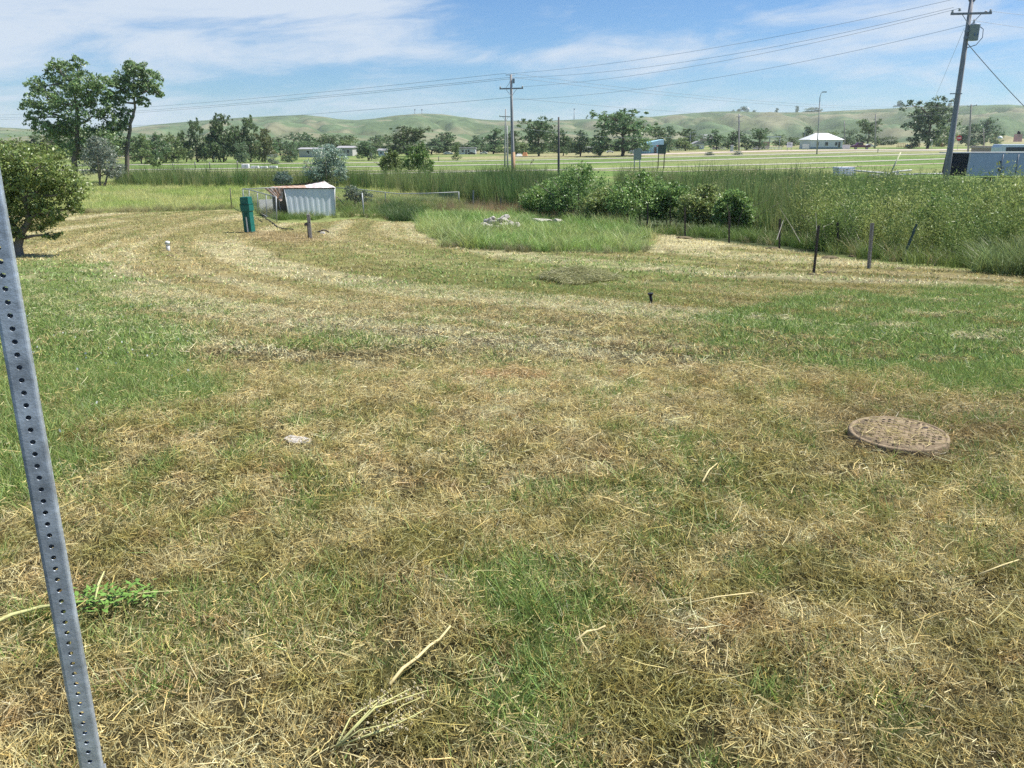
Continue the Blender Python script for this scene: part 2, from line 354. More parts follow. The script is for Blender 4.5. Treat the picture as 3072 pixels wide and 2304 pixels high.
f = tt ** 1.5 * (1.6 - .6 * tt)
rel = fbm(X / 110, hy_ / 150, 21, 5) - .5; gul = np.abs(fbm(X / 70, hy_ / 220, 25, 4) - .5) * 2.4
Z = -2.6 + (Zr[None] + 2.6) * f + (rel * 30 - 20 * (1 - gul) ** 3) * np.sin(np.clip(tt, 0, 1) * pi) ** 1.0 * np.clip((Zr[None] + 3) / 50, .3, 1.4)
Z = np.where(hy_ > yrdg[None], np.minimum(Z, Zr[None] - (hy_ - yrdg[None]) * .06), Z); Z[0] = -6
ny, nx = X.shape; ii = np.arange(ny * nx).reshape(ny, nx); Q = np.stack([ii[:-1, :-1], ii[:-1, 1:], ii[1:, 1:], ii[1:, :-1]], -1).reshape(-1, 4)
hc = mixc(np.broadcast_to(np.array([.105, .15, .075]), X.shape + (3,)), np.array([.235, .215, .14]), .7 * sst(fbm(X / 160, hy_ / 60, 33, 4), .47, .64))
hc = mixc(hc, np.array([.085, .115, .05]), .8 * sst(1 - gul, .72, .95)); hc = mixc(hc, np.array([.36, .31, .17]), .75 * sst(X / hy_, .36, .42) * sst(hy_, 560, 640) * (1 - sst(hy_, 720, 820)))
hme = mesh_np('hills', np.stack([X, hy_, Z], -1).reshape(-1, 3), Q, hc.reshape(-1, 3), True)
m, n, l = newmat('prairie_grass'); b = n['Principled BSDF']; b.inputs['Roughness'].default_value = .95; b.inputs['Specular IOR Level'].default_value = .05
a = n.new('ShaderNodeAttribute'); a.attribute_name = 'bv'; t = n.new('ShaderNodeTexCoord'); no = n.new('ShaderNodeTexNoise'); no.inputs['Scale'].default_value = .03; no.inputs['Detail'].default_value = 9; no.inputs['Roughness'].default_value = .7
l.new(t.outputs['Object'], no.inputs['Vector']); mr = n.new('ShaderNodeMapRange'); mr.inputs[1].default_value = .3; mr.inputs[2].default_value = .7; mr.inputs[3].default_value = .6; mr.inputs[4].default_value = 1.4; l.new(no.outputs[0], mr.inputs[0])
mx = n.new('ShaderNodeMix'); mx.data_type = 'RGBA'; mx.blend_type = 'MULTIPLY'; mx.inputs[0].default_value = 1; l.new(a.outputs['Color'], mx.inputs[6]); l.new(mr.outputs[0], mx.inputs[7]); l.new(mx.outputs[2], b.inputs['Base Color'])
HILLS = tag(link('hills', hme, m), 'long green prairie hills along the horizon', kind='structure')
def hill_z(x, y):
    j = np.clip(np.searchsorted(hu, x / y), 1, len(hu) - 1); i = np.clip(np.searchsorted(hy, y), 1, len(hy) - 1); return float(Z[i, j])

# roads: pale strips on the plain
M_ROAD = mat('pale_road', (.36, .35, .28), .9, var=.12, scale=.4); M_GRAVEL = mat('gravel', (.50, .42, .36), .95, var=.15, scale=.5)
def strip(name, pts, width, m, label, lift=.05):
    P = [gp(*p) for p in pts]; P = [P[0] + (P[0] - P[1]).normalized() * 60] + P + [P[-1] + (P[-1] - P[-2]).normalized() * 60]
    q = []
    for i in range(len(P) - 1):
        k = max(2, int((P[i + 1] - P[i]).length / 4))
        q += [P[i].lerp(P[i + 1], j / k) for j in range(k)]
    q.append(P[-1]); L = []; Rr = []
    for i, p in enumerate(q):
        t = (q[min(i + 1, len(q) - 1)] - q[max(i - 1, 0)]); t.z = 0; t.normalize(); s = Vector((-t.y, t.x, 0))
        for A, k in ((L, 1), (Rr, -1)):
            e = p + s * k * width / 2; A.append((e.x, e.y, g1(e.x, e.y) + lift))
    mb = MB()
    for i in range(len(q) - 1): mb.face([L[i], Rr[i], Rr[i + 1], L[i + 1]])
    return tag(mb.build(name, m), label, kind='structure')
strip('road', [(-200, 500), (500, 494), (1040, 489), (1500, 482), (2000, 472), (2460, 460), (2830, 451)], 4.6, M_ROAD, 'farthest pale highway lane across the plain')
strip('road', [(-200, 514), (500, 509), (1040, 501), (1500, 494), (2000, 483), (2460, 471), (2830, 462), (3000, 458)], 4.2, M_ROAD, 'middle pale highway lane across the plain')
strip('road', [(1700, 509), (2000, 501), (2460, 489), (2830, 477)], 3.0, M_ROAD, 'nearest pale lane across the verge')
strip('road', [(2560, 450), (2840, 449), (3072, 447)], 9.0, M_GRAVEL, 'wide pale side road beyond the trailer')
strip('path', [(1540, 512), (1800, 511), (2000, 516), (2300, 508)], 1.2, M_GRAVEL, 'faint gravel path behind the reeds')

# ------------------------------------------------------------------ tufts that the grasses are scattered from
def blades(n, h, w, rad, lean, curl, seed, segs=2, tone=(.6, 1.35), lie=False, z0=0.0, warm=.12, tip=.15):
    r = np.random.default_rng(seed); V = []; Qd = []; B = []
    for i in range(n):
        a = r.uniform(0, 2 * pi); q = rad * math.sqrt(r.uniform()); base = np.array([q * cos(a), q * sin(a), z0 - .005])
        d = r.uniform(0, 2 * pi); hh = r.uniform(*h); ww = r.uniform(*w)
        th = (r.uniform(*lean)); dirv = np.array([sin(th) * cos(d), sin(th) * sin(d), cos(th)])
        if lie: base[2] = r.uniform(.004, .035); base[:2] -= dirv[:2] * hh / 2
        side = np.array([-sin(d), cos(d), 0]); tw = r.uniform(0, pi); side = side * cos(tw) + np.cross(dirv, side) * sin(tw)
        c = np.array([cos(d), sin(d), -.5]) * r.uniform(*curl)
        if lie: c = np.array([-sin(d), cos(d), 0]) * r.uniform(-.3, .3) * hh
        tn = r.uniform(*tone); wm = r.uniform(-warm, warm); b0 = len(V)
        for k in range(segs + 1):
            t = k / segs; p = base + dirv * hh * t + c * hh * t * t * (1 if not lie else 1)
            wk = ww * (1 - (1 - tip) * t ** 1.5) * .5
            V += [p - side * wk, p + side * wk]; B += [[tn * (1 + wm), tn, tn * (1 - wm * 1.5)]] * 2
        for k in range(segs): Qd.append([b0 + 2 * k, b0 + 2 * k + 1, b0 + 2 * k + 3, b0 + 2 * k + 2])
    return np.array(V), np.array(Qd), np.array(B)
def join(*parts):
    V, Qd, B = [], [], []; o = 0
    for v, q, b in parts: V.append(v); Qd.append(q + o); B.append(b); o += len(v)
    return np.vstack(V), np.vstack(Qd), np.vstack(B)
TUFTS = bpy.data.collections.new('tuft_shapes'); TI = {}; _groups = {}
def tuftset(key, shapes):
    c = bpy.data.collections.new('shapes_' + key)
    for i, s_ in enumerate(shapes):
        me = mesh_np('%s_shape_%02d' % (key, i), *s_); me.materials.append(M_BLADE)
        c.objects.link(bpy.data.objects.new('%s_shape_%02d' % (key, i), me))
    TI[key] = (c, len(shapes))
def scatter(name, key, x, y, rot, scl, tint, label, z=None, cat=None, idx=None, z_off=0.0):
    c, k = TI[key]; x = np.asarray(x); z = (G(x, y) if z is None else z) + z_off
    me = bpy.data.meshes.new(name); me.vertices.add(len(x)); me.vertices.foreach_set('co', np.stack([x, y, z], -1).astype(np.float32).ravel())
    a = me.attributes.new('idx', 'INT', 'POINT'); a.data.foreach_set('value', (rng.integers(0, k, len(x)) if idx is None else idx).astype(np.int32))
    a = me.attributes.new('rot', 'FLOAT_VECTOR', 'POINT'); a.data.foreach_set('vector', np.asarray(rot, np.float32).ravel())
    a = me.attributes.new('scl', 'FLOAT', 'POINT'); a.data.foreach_set('value', np.asarray(scl, np.float32))
    a = me.attributes.new('tint', 'FLOAT_COLOR', 'POINT'); t4 = np.ones((len(x), 4), np.float32); t4[:, :3] = np.clip(tint, 0, 1); a.data.foreach_set('color', t4.ravel())
    o = link(name, me); me.materials.append(M_BLADE)
    ng = bpy.data.node_groups.new('scatter_' + name, 'GeometryNodeTree')
    ng.interface.new_socket('Geometry', in_out='INPUT', socket_type='NodeSocketGeometry'); ng.interface.new_socket('Geometry', in_out='OUTPUT', socket_type='NodeSocketGeometry')
    gi, go = ng.nodes.new('NodeGroupInput'), ng.nodes.new('NodeGroupOutput'); ip = ng.nodes.new('GeometryNodeInstanceOnPoints'); ci = ng.nodes.new('GeometryNodeCollectionInfo')
    ci.inputs['Collection'].default_value = c; ci.inputs['Separate Children'].default_value = True; ci.inputs['Reset Children'].default_value = True
    def na(nm, ty): q = ng.nodes.new('GeometryNodeInputNamedAttribute'); q.data_type = ty; q.inputs['Name'].default_value = nm; return q.outputs['Attribute']
    L = ng.links; L.new(gi.outputs[0], ip.inputs['Points']); L.new(ci.outputs[0], ip.inputs['Instance']); ip.inputs['Pick Instance'].default_value = True
    L.new(na('idx', 'INT'), ip.inputs['Instance Index']); L.new(na('rot', 'FLOAT_VECTOR'), ip.inputs['Rotation']); L.new(na('scl', 'FLOAT'), ip.inputs['Scale']); L.new(ip.outputs[0], go.inputs[0])
    md = o.modifiers.new('scatter', 'NODES'); md.node_group = ng
    return tag(o, label, cat, kind='stuff')
def spread(y0, y1, dens, margin=1.5, slope=.74):
    """random places in the strip of ground between two distances, a bit wider than the view"""
    w1 = slope * y1 + margin; nn = int(2 * w1 * (y1 - y0) * dens); x = rng.uniform(-w1, w1, nn); y = rng.uniform(y0, y1, nn)
    k = np.abs(x) < slope * y + margin; return x[k], y[k]
def zrot(k, tilt=.12): return np.stack([rng.normal(0, tilt, k), rng.normal(0, tilt, k), rng.uniform(0, 2 * pi, k)], -1)
def in_poly(P, dens, soft=0.0):
    lo, hi = P.min(0), P.max(0); nn = int((hi - lo).prod() * dens); x = rng.uniform(lo[0], hi[0], nn); y = rng.uniform(lo[1], hi[1], nn)
    k = poly_sd(x, y, P) > -soft * rng.uniform(0, 1, nn); return x[k], y[k]
MANHOLE = gp(2690, 1330); POST = Vector((-.955, 1.53, 0))
def blade_field(name, x, y, h, w, lean, curl, col, label, segs=2, lie=False, lift=(.004, .035), tip=.15, z=None, drift=None):
    """every blade a strip of its own with its own colour"""
    n_ = len(x); z = G(x, y) if z is None else z; d = rng.uniform(0, 2 * pi, n_) if drift is None else drift
    hh = rng.uniform(*h, n_) if isinstance(h, tuple) else h; ww = rng.uniform(*w, n_) if isinstance(w, tuple) else w
    th = rng.uniform(*lean, n_); cd, sd_ = np.cos(d), np.sin(d); st, ct = np.sin(th), np.cos(th)
    D = np.stack([st * cd, st * sd_, ct], -1); base = np.stack([x, y, z - .004], -1)
    S = np.stack([-sd_, cd, 0 * d], -1); cr = rng.uniform(*curl, n_)
    C = np.stack([cd * cr, sd_ * cr, -.5 * cr], -1) * hh[:, None]
    if lie:
        base[:, 2] = z + rng.uniform(*lift, n_); base[:, :2] -= D[:, :2] * hh[:, None] / 2; C = S * (rng.uniform(-.3, .3, n_) * hh)[:, None]
    tw = rng.uniform(0, pi, n_); S = S * np.cos(tw)[:, None] + np.cross(D, S) * np.sin(tw)[:, None]
    if segs == 0:                                          # a stub is one pointed face
        V = np.stack([base - S * (ww / 2)[:, None], base + S * (ww / 2)[:, None], base + D * hh[:, None] + C], 1)
        return tag(link(name, mesh_np(name, V.reshape(-1, 3), np.arange(n_ * 3).reshape(-1, 3), np.repeat(np.clip(col, 0, 1), 3, 0)), M_GRASS), label, kind='stuff')
    V = np.empty((n_, segs + 1, 2, 3), np.float32)
    for k in range(segs + 1):
        t = k / segs; p = base + D * (hh * t)[:, None] + C * t * t; wk = (ww * (1 - (1 - tip) * t ** 1.5) * .5)[:, None]
        V[:, k, 0] = p - S * wk; V[:, k, 1] = p + S * wk
    o = (np.arange(n_) * (segs + 1) * 2)[:, None, None]; kk = (np.arange(segs) * 2)[None, :, None]; Qd = (o + kk + np.array([0, 1, 3, 2])[None, None]).reshape(-1, 4)
    B = np.repeat(np.clip(col, 0, 1), (segs + 1) * 2, 0)
    ob = link(name, mesh_np(name, V.reshape(-1, 3), Qd, B), M_GRASS); return tag(ob, label, kind='stuff')
def lawn_keep(x, y, margin=.05):
    k = (poly_sd(x, y, P_LAWN) > -margin) & (poly_sd(x, y, P_MOUND) < .1)
    k &= np.hypot(x - MANHOLE.x, y - MANHOLE.y) > .27
    return k & (np.hypot(x - POST.x, y - POST.y) > .05)
def lawn_blades(name, y0, y1, dens, label, green, h, w, lean, curl, segs=1, lie=False, gain=1.0, tone=(.38, 1.6), clump=None, lift=(.004, .035), tip=.2):
    x, y = spread(y0, y1, dens, 1.0 if y1 < 7 else 1.5, .72)
    if clump:                                              # blades stand in small tufts
        c0, per = clump; x = np.repeat(x[::per], per); y = np.repeat(y[::per], per); x = x + rng.normal(0, c0, len(x)); y = y + rng.normal(0, c0, len(y))
    k = lawn_keep(x, y); x, y = x[k], y[k]; c, g, fine = lawn_fields(x, y); rr = rng.uniform(0, 1, len(x))
    thin = fbm(x * 14, y * 14, 77, 2) if y1 < 7 else fbm(x * 4, y * 4, 78, 2)
    gap = thin > .10 + .12 * rng.uniform(-1, 1, len(x))
    if green is True: k = rr < g * 1.05; c = mixc(np.broadcast_to(GREEN, c.shape), LGREEN, rng.uniform(0, 1, len(x)))
    elif green is False: k = rr > g * .85
    else:
        k = rr < 2; c = mixc(c, mixc(np.broadcast_to(GREEN * 1.2, c.shape), LGREEN, rng.uniform(0, 1, len(x))), (g > rng.uniform(.05, .95, len(x))).astype(float))
    k = k & gap; x, y, c = x[k], y[k], c[k]; h = rng.uniform(*h, len(x)) * (.75 + .7 * sst(thin[k], .32, .72)); tn = rng.uniform(*tone, (len(x), 1)); wm = rng.uniform(-.12, .12, len(x)); c = c * tn * gain
    c[:, 0] *= 1 + wm; c[:, 2] *= 1 - 1.5 * wm
    blade_field(name, x, y, h, w, lean, curl, c, label, segs, lie, lift, tip)
lawn_blades('lawn_stubble', .9, 3.4, 14500, 'short dry mown stubble nearest the camera', False, (.022, .062), (.0028, .0050), (.05, 1.05), (0, .5), 0, clump=(.013, 6), gain=1.1)
lawn_blades('lawn_stubble', 3.4, 6.5, 8800, 'short dry mown stubble in front of the round lid', False, (.022, .058), (.0038, .0065), (.05, 1.05), (0, .5), 0, clump=(.018, 6), gain=1.1)
lawn_blades('straw_clippings', .9, 3.4, 6500, 'loose straw clippings lying nearest the camera', False, (.010, .045), (.0012, .0028), (1.05, 1.7), (0, .2), 1, True, 1.15, (.35, 1.5), lift=(.004, .055), tip=.6)
lawn_blades('straw_clippings', 3.4, 6.5, 3600, 'loose straw clippings lying round the round lid', False, (.012, .05), (.0018, .0038), (1.05, 1.7), (0, .2), 1, True, 1.15, (.4, 1.5), lift=(.004, .05), tip=.6)
lawn_blades('long_straws', .9, 6.5, 150, 'scattered longer straws over the foreground lawn', False, (.06, .14), (.0016, .0034), (1.2, 1.65), (0, .2), 2, True, 1.2, (.7, 1.5), lift=(.02, .06), tip=.6)
lawn_blades('green_grass', .9, 6.5, 9000, 'green grass patches in the foreground lawn', True, (.03, .10), (.0026, .0048), (0, .65), (.1, .6), 1, clump=(.02, 6))
lawn_blades('lawn_stubble', 6.5, 15, 1700, 'mown stubble across the middle of the lawn', False, (.025, .06), (.007, .012), (.05, 1.0), (0, .5), 0, clump=(.03, 5))
lawn_blades('straw_clippings', 6.5, 15, 480, 'loose straw clippings across the middle of the lawn', False, (.025, .09), (.003, .006), (1.1, 1.7), (0, .2), 1, True, 1.15, (.5, 1.5), tip=.6)
lawn_blades('green_grass', 6.5, 15, 2000, 'green grass patches across the middle of the lawn', True, (.03, .085), (.007, .012), (0, .85), (0, .6), 0, clump=(.045, 5))
lawn_blades('lawn_stubble', 15, 50, 170, 'mown grass at the far end of the lawn', None, (.03, .08), (.018, .032), (.1, 1.05), (0, .5), 0, clump=(.10, 4))
x, y = in_poly(P_LEFTGREEN, 3.5); k = (np.abs(x) < .75 * y + 1.5) & (y < 16); x, y = x[k], y[k]
blade_field('clover_heads', x, y, (.012, .02), (.010, .018), (0, .5), (0, .1), np.tile(np.array([[.85, .85, .80]]), (len(x), 1)), 'white clover heads dotted in the left green strip', 1, z=G(x, y) + rng.uniform(.04, .08, len(x)), tip=.8)

# ------------------------------------------------------------------ trees and shrubs
M_BARK = mat('grey_bark', (.20, .17, .14), .95, var=.35, scale=9, bump=.5, stretch=(1, 1, .25))
M_BARKD = mat('dark_bark', (.11, .09, .07), .95, var=.35, scale=9, bump=.5, stretch=(1, 1, .25))
def leaves(r, cen, rad, n, size, flat=.0):
    """n leaf faces in clumps spread through and round one lobe of a crown"""
    cen = np.array(cen, float); rad = np.array(rad, float); k = max(4, int(n / 17))
    u = r.normal(size=(k, 3)); u /= np.linalg.norm(u, axis=1)[:, None]; q = cen + u * rad * (r.uniform(.25, 1.08, (k, 1)) ** .55)
    ct = r.uniform(.72, 1.3, k); per = r.integers(6, 28, k); i = np.repeat(np.arange(k), per)
    cs = rad.mean() * r.uniform(.07, .19, k)
    p = q[i] + r.normal(size=(len(i), 3)) * cs[i][:, None] * np.array([1, 1, .7]); nrm = r.normal(size=(len(i), 3)) + np.array([0, 0, .5]); nrm /= np.linalg.norm(nrm, axis=1)[:, None]
    a = np.cross(nrm, r.normal(size=(len(i), 3))); a /= np.linalg.norm(a, axis=1)[:, None] + 1e-9; b_ = np.cross(nrm, a)
    s_ = size * r.uniform(.6, 1.35, (len(i), 1)); tn = ct[i] * r.uniform(.65, 1.4, len(i)); wm = r.uniform(-.12, .12, len(i))
    V = np.stack([p - a * s_, p - b_ * s_ * .5 + nrm * s_ * .15, p + a * s_, p + b_ * s_ * .5 + nrm * s_ * .15], 1)
    B = np.repeat(np.stack([tn * (1 + wm), tn, tn * (1 - wm)], -1), 4, 0)
    return V.reshape(-1, 3), (np.arange(len(i) * 4).reshape(-1, 4)), B, q
def limb(mb, a, b_, r0, r1, r, wob=.08, seg=4, n=6):
    a, b_ = Vector(a), Vector(b_); L = (b_ - a).length; pts = []
    for k in range(seg + 1):
        t = k / seg; p = a.lerp(b_, t) + Vector((r.normal(), r.normal(), r.normal() * .5)) * wob * L * sin(pi * t) + Vector((0, 0, .10 * L * sin(pi * t) * .5)); pts.append(p)
    mb.tube(pts, [r0 + (r1 - r0) * k / seg for k in range(seg + 1)], n); return pts
def make_tree(name, label, cat, loc, trunk, blobs, n, size, color, seed, r0=.2, bark=None, group=None, stems=1, twigs=3, spread_base=.15):
    """trunk: list of points up the stem (local); blobs: lobes of the crown (x, y, z, rx, ry, rz, share)"""
    r = np.random.default_rng(seed); t = thing(name, label, cat, loc, group=group); mb = MB(); bark = bark or M_BARK
    trunk = [Vector(p) for p in trunk]
    for s_ in range(stems):
        off = Vector((r.normal() * spread_base, r.normal() * spread_base, 0)) if s_ else Vector((0, 0, 0))
        tp = [p + off * (1 + 3 * i) for i, p in enumerate(trunk)]; tp[0] = tp[0] + Vector((0, 0, -.15))
        fine = []
        for i in range(len(tp) - 1):
            for k in range(3): fine.append(tp[i].lerp(tp[i + 1], k / 3) + Vector((r.normal(), r.normal(), 0)) * r0 * .25 * (1 if i + k else 0))
        fine.append(tp[-1]); m_ = len(fine); mb.tube(fine, [r0 * (1.35 if k == 0 else 1) * (1 - .75 * k / (m_ - 1)) / (1 + .4 * (stems > 1)) for k in range(m_)], 9)
        if s_ == 0: spine = fine
    VV, QQ, BB = [], [], []; o = 0; tot = sum(b_[6] if len(b_) > 6 else 1 for b_ in blobs)
    for b_ in blobs:
        c = Vector(b_[:3]); root = min(spine, key=lambda p: (p - c).length + max(0, p.z - c.z + .15 * abs(c.x - p.x)) * 2.5)
        lp = limb(mb, root, c, r0 * .42, r0 * .10, r)
        v, q, bb, cl = leaves(r, b_[:3], b_[3:6], n * (b_[6] if len(b_) > 6 else 1) / tot, size)
        for e in cl[:: max(1, len(cl) // (twigs + 2))][:twigs + 2]: limb(mb, lp[-2], e, r0 * .12, r0 * .03, r, .1, 3, 4)
        VV.append(v); QQ.append(q + o); BB.append(bb); o += len(v)
    mb.build('trunk', bark, t)
    cr = link('crown', mesh_np('crown', np.vstack(VV), np.vstack(QQ), np.vstack(BB)), M_LEAF, t); cr.color = (*color, 1)
    return t
def px_tree(name, label, cat, base, dist, blobs_px, n, size, color, seed, trunk_px=None, r0=.2, depth=.9, **kw):
    """lobes and stem given in photo pixels, all built round the tree's own place"""
    p = gp(*base) if dist is None else None
    if p is None: p = at(base[0], base[1], dist); p.z = g1(p.x, p.y)
    r = np.random.default_rng(seed + 500); bl = []
    for b_ in blobs_px:
        dy = r.uniform(-.45, .45) * b_[2] * mpp(p) * depth * 1.5; q = at(b_[0], b_[1], p.y + dy) - p; k = b_[2] * mpp(p); kz = (b_[3] if len(b_) > 3 else b_[2]) * mpp(p)
        bl.append((q.x, q.y, q.z, k, k * depth, kz, b_[2] ** 2))
    tr = [(0, 0, 0)] + [tuple(at(a_, b_, p.y) - p) for a_, b_ in trunk_px]
    return make_tree(name, label, cat, p, tr, bl, n, size, color, seed, r0, **kw)

SILV, OLV = (.26, .31, .25), (.17, .19, .08)
px_tree('apple_tree', 'low spreading leafy tree right behind the steel post at left', 'tree', (50, 768), None,
        [(40, 490, 85, 70), (130, 500, 80, 65), (-70, 540, 95, 80), (195, 560, 62, 62), (85, 590, 85, 70), (-30, 630, 75, 60), (150, 640, 40, 30), (240, 575, 34, 40), (225, 620, 30, 22), (-110, 640, 60, 60), (155, 705, 24, 12), (10, 560, 80, 70), (110, 655, 55, 40), (20, 690, 50, 32), (-60, 700, 50, 30)],
        27000, .045, (.22, .29, .085), 11, [(58, 715), (85, 655), (70, 590), (90, 520)], .13, bark=M_BARK, twigs=5)
px_tree('cottonwood', 'broad tall cottonwood with an open crown at left', 'tree', (215, 548), 84,
        [(130, 300, 52, 42), (190, 225, 50, 40), (250, 255, 52, 40), (110, 255, 30, 24), (215, 320, 66, 52), (160, 385, 55, 22), (240, 420, 78, 52), (310, 430, 55, 50), (105, 355, 30, 26), (290, 310, 40, 40), (235, 190, 26, 18), (160, 200, 26, 22), (305, 255, 34, 32), (325, 345, 36, 34), (85, 320, 24, 22)],
        16000, .15, (.21, .31, .13), 12, [(225, 480), (235, 400), (230, 320), (215, 250)], .32, twigs=5)
px_tree('cottonwood', 'slender cottonwood with a bare leaning trunk beside the broad one', 'tree', (375, 545), 86,
        [(405, 215, 36, 32), (365, 245, 34, 30), (450, 245, 34, 34), (345, 300, 30, 26), (350, 375, 34, 26), (430, 300, 20, 22), (470, 275, 18, 18), (400, 270, 36, 28), (375, 340, 22, 20)],
        7500, .15, (.23, .33, .15), 13, [(378, 480), (386, 410), (396, 350), (402, 310), (402, 240)], .26, twigs=4)
px_tree('silver_shrub', 'large silvery grey shrub at the foot of the cottonwoods', 'shrub', (300, 546), 80, [(300, 450, 42, 35), (320, 490, 46, 40), (265, 490, 34, 38), (345, 510, 26, 30), (290, 425, 22, 18)], 8000, .085, (.24, .28, .22), 14, [(300, 510), (300, 470)], .14, stems=3)
px_tree('silver_willow', 'round silver leaved willow shrub behind the metal shed', 'shrub', (980, 552), 78, [(980, 470, 42, 32), (945, 505, 32, 34), (1000, 510, 40, 38), (1015, 475, 26, 26), (960, 525, 34, 24), (990, 450, 26, 16), (1025, 520, 20, 26)], 11000, .075, (.30, .40, .32), 15, [(980, 520), (980, 480)], .12, stems=4)
px_tree('silver_shrub', 'small round blue green shrub left of the silver willow', 'shrub', (848, 556), 76, [(848, 533, 24, 18), (835, 540, 16, 14), (862, 540, 16, 14)], 3000, .06, (.15, .22, .19), 16, [(848, 545), (848, 535)], .05, stems=3)
px_tree('leafy_shrub', 'bright green leafy shrub, left one of the pair before the highway', 'shrub', (1172, 520), 100, [(1172, 480, 28, 26), (1160, 497, 22, 18), (1190, 495, 22, 20), (1180, 458, 14, 12)], 3500, .12, (.16, .22, .06), 17, [(1172, 500), (1172, 485)], .10, stems=3)
px_tree('leafy_shrub', 'tall green leafy shrub, right one of the pair before the highway', 'shrub', (1255, 522), 98, [(1250, 460, 32, 22), (1240, 490, 34, 26), (1275, 490, 30, 28), (1262, 440, 14, 10), (1285, 510, 18, 14)], 4500, .12, (.14, .23, .06), 18, [(1255, 500), (1252, 470)], .11, stems=3)
px_tree('grey_shrub', 'dull grey bush with dead twigs inside the wire pen', 'shrub', (1062, 607), 52, [(1055, 575, 24, 18), (1070, 585, 30, 20), (1095, 590, 26, 16), (1045, 588, 14, 14)], 3500, .045, (.15, .19, .13), 19, [(1062, 590), (1062, 578)], .05, stems=4)
px_tree('sapling', 'thin little sapling in front of the highway near the left trees', 'tree', (472, 520), None, [(468, 488, 22, 10), (450, 485, 16, 10), (485, 482, 14, 9)], 700, .16, (.13, .19, .06), 20, [(472, 500), (470, 490)], .05)
px_tree('dead_sapling', 'thin leafless sapling right of the two central poles', 'tree', (1590, 520), 92, [(1592, 488, 6, 5, ), (1598, 480, 5, 4)], 40, .05, (.2, .16, .1), 21, [(1590, 500), (1593, 485)], .035)

# green shrubs along the ditch
for k, (px, py, d, w_, top, lab) in enumerate(((1640, 640, 44, 60, 545, 'leftmost green shrub of the ditch hedge beside the reeds'), (1735, 650, 42, 75, 490, 'tallest green shrub of the ditch hedge with upright shoots'), (1830, 655, 40, 60, 560, 'low green shrub of the ditch hedge right of the tallest one'),
        (1920, 660, 38, 70, 515, 'second tallest green shrub of the ditch hedge'), (2010, 668, 37, 60, 545, 'green shrub of the ditch hedge behind the fence posts'), (2110, 680, 35, 60, 555, 'green shrub of the ditch hedge, second from its right end'), (2200, 690, 33, 45, 570, 'rightmost low shrub of the ditch hedge before the reeds'))):
    hgt = py - top; w_ *= 1.35
    px_tree('ditch_shrub', lab, 'shrub', (px, py), d, [(px, top + hgt * .22, w_ * .5, hgt * .22), (px - w_ * .45, top + hgt * .45, w_ * .5, hgt * .25), (px + w_ * .45, top + hgt * .42, w_ * .5, hgt * .28), (px, top + hgt * .62, w_ * .95, hgt * .32), (px + w_ * .2, top + hgt * .08, w_ * .25, hgt * .12), (px - w_ * .6, top + hgt * .75, w_ * .4, hgt * .2), (px + w_ * .6, top + hgt * .75, w_ * .4, hgt * .2)],
            12000, .055, ((.22, .34, .10), (.20, .32, .095), (.27, .34, .11))[k % 3], 30 + k, [(px, py - hgt * .4), (px, py - hgt * .7)], .05, stems=4, group='shrubs along the ditch', depth=1.1)

# far trees: five shapes, copied
def proto(seed, shape):
    r = np.random.default_rng(seed); bl = []
    if shape == 'round': bl = [(r.normal() * .22, r.normal() * .22, .14 + .70 * k / 15 + r.normal() * .04, .23 * (1.2 - .55 * k / 15), .23, .12) for k in range(16)]
    if shape == 'broad': bl = [(.42 * cos(k * 2.4) * r.uniform(.2, 1), .38 * sin(k * 2.4) * r.uniform(.2, 1), r.uniform(.16, .90), .23, .23, .14) for k in range(24)]
    if shape == 'tall': bl = [(r.normal() * .20, r.normal() * .2, .10 + .82 * k / 15, .24 * (1.25 - .7 * k / 15), .24, .10) for k in range(16)]
    if shape == 'bush': bl = [(.32 * cos(k * 2.4) * r.uniform(.3, 1), .32 * sin(k * 2.4), r.uniform(.10, .85) - .1 * (k % 2), .25, .25, .16) for k in range(15)]
    t = make_tree('tree', 'x', 'tree', (0, 0, -500), [(0, 0, 0), (.01, 0, .2), (0, .01, .45), (.02, 0, .75)], bl, 5000, .027, (1, 1, 1), seed, .035 if shape != 'bush' else .02, bark=M_BARKD, stems=2 if shape == 'bush' else 1, spread_base=.03)
    return t
PROTO = {(s_, i): proto(60 + 7 * i + j, s_) for j, s_ in enumerate(('round', 'broad', 'tall', 'bush')) for i in range(2)}
_used = set()
def far_tree(px, top, base, width, shape, color, label, dist=None, name='tree', group='trees across the highway'):
    p = gp(px, base) if dist is None else at(px, base, dist)
    if dist: p.z = g1(p.x, p.y)
    k = mpp(p); H = (at(px, top, p.y).z - p.z); key = (shape, random.randint(0, 1)); src = PROTO[key]
    if key in _used: t = copy_tree(src)
    else: t = src; _used.add(key)
    t.name = name; t.location = p; t.rotation_euler = (0, 0, random.uniform(0, 6.28)); wd = width * k * 1.12
    t.scale = (wd, wd, H); tag(t, label, 'tree', group)
    v = random.uniform(.85, 1.15)
    for c in t.children:
        if c.name.startswith('crown'): c.color = (color[0] * v, color[1] * v, color[2] * v, 1)
    return t
DK, DK2, MD, BL = (.14, .205, .085), (.135, .22, .095), (.20, .275, .10), (.165, .245, .13)
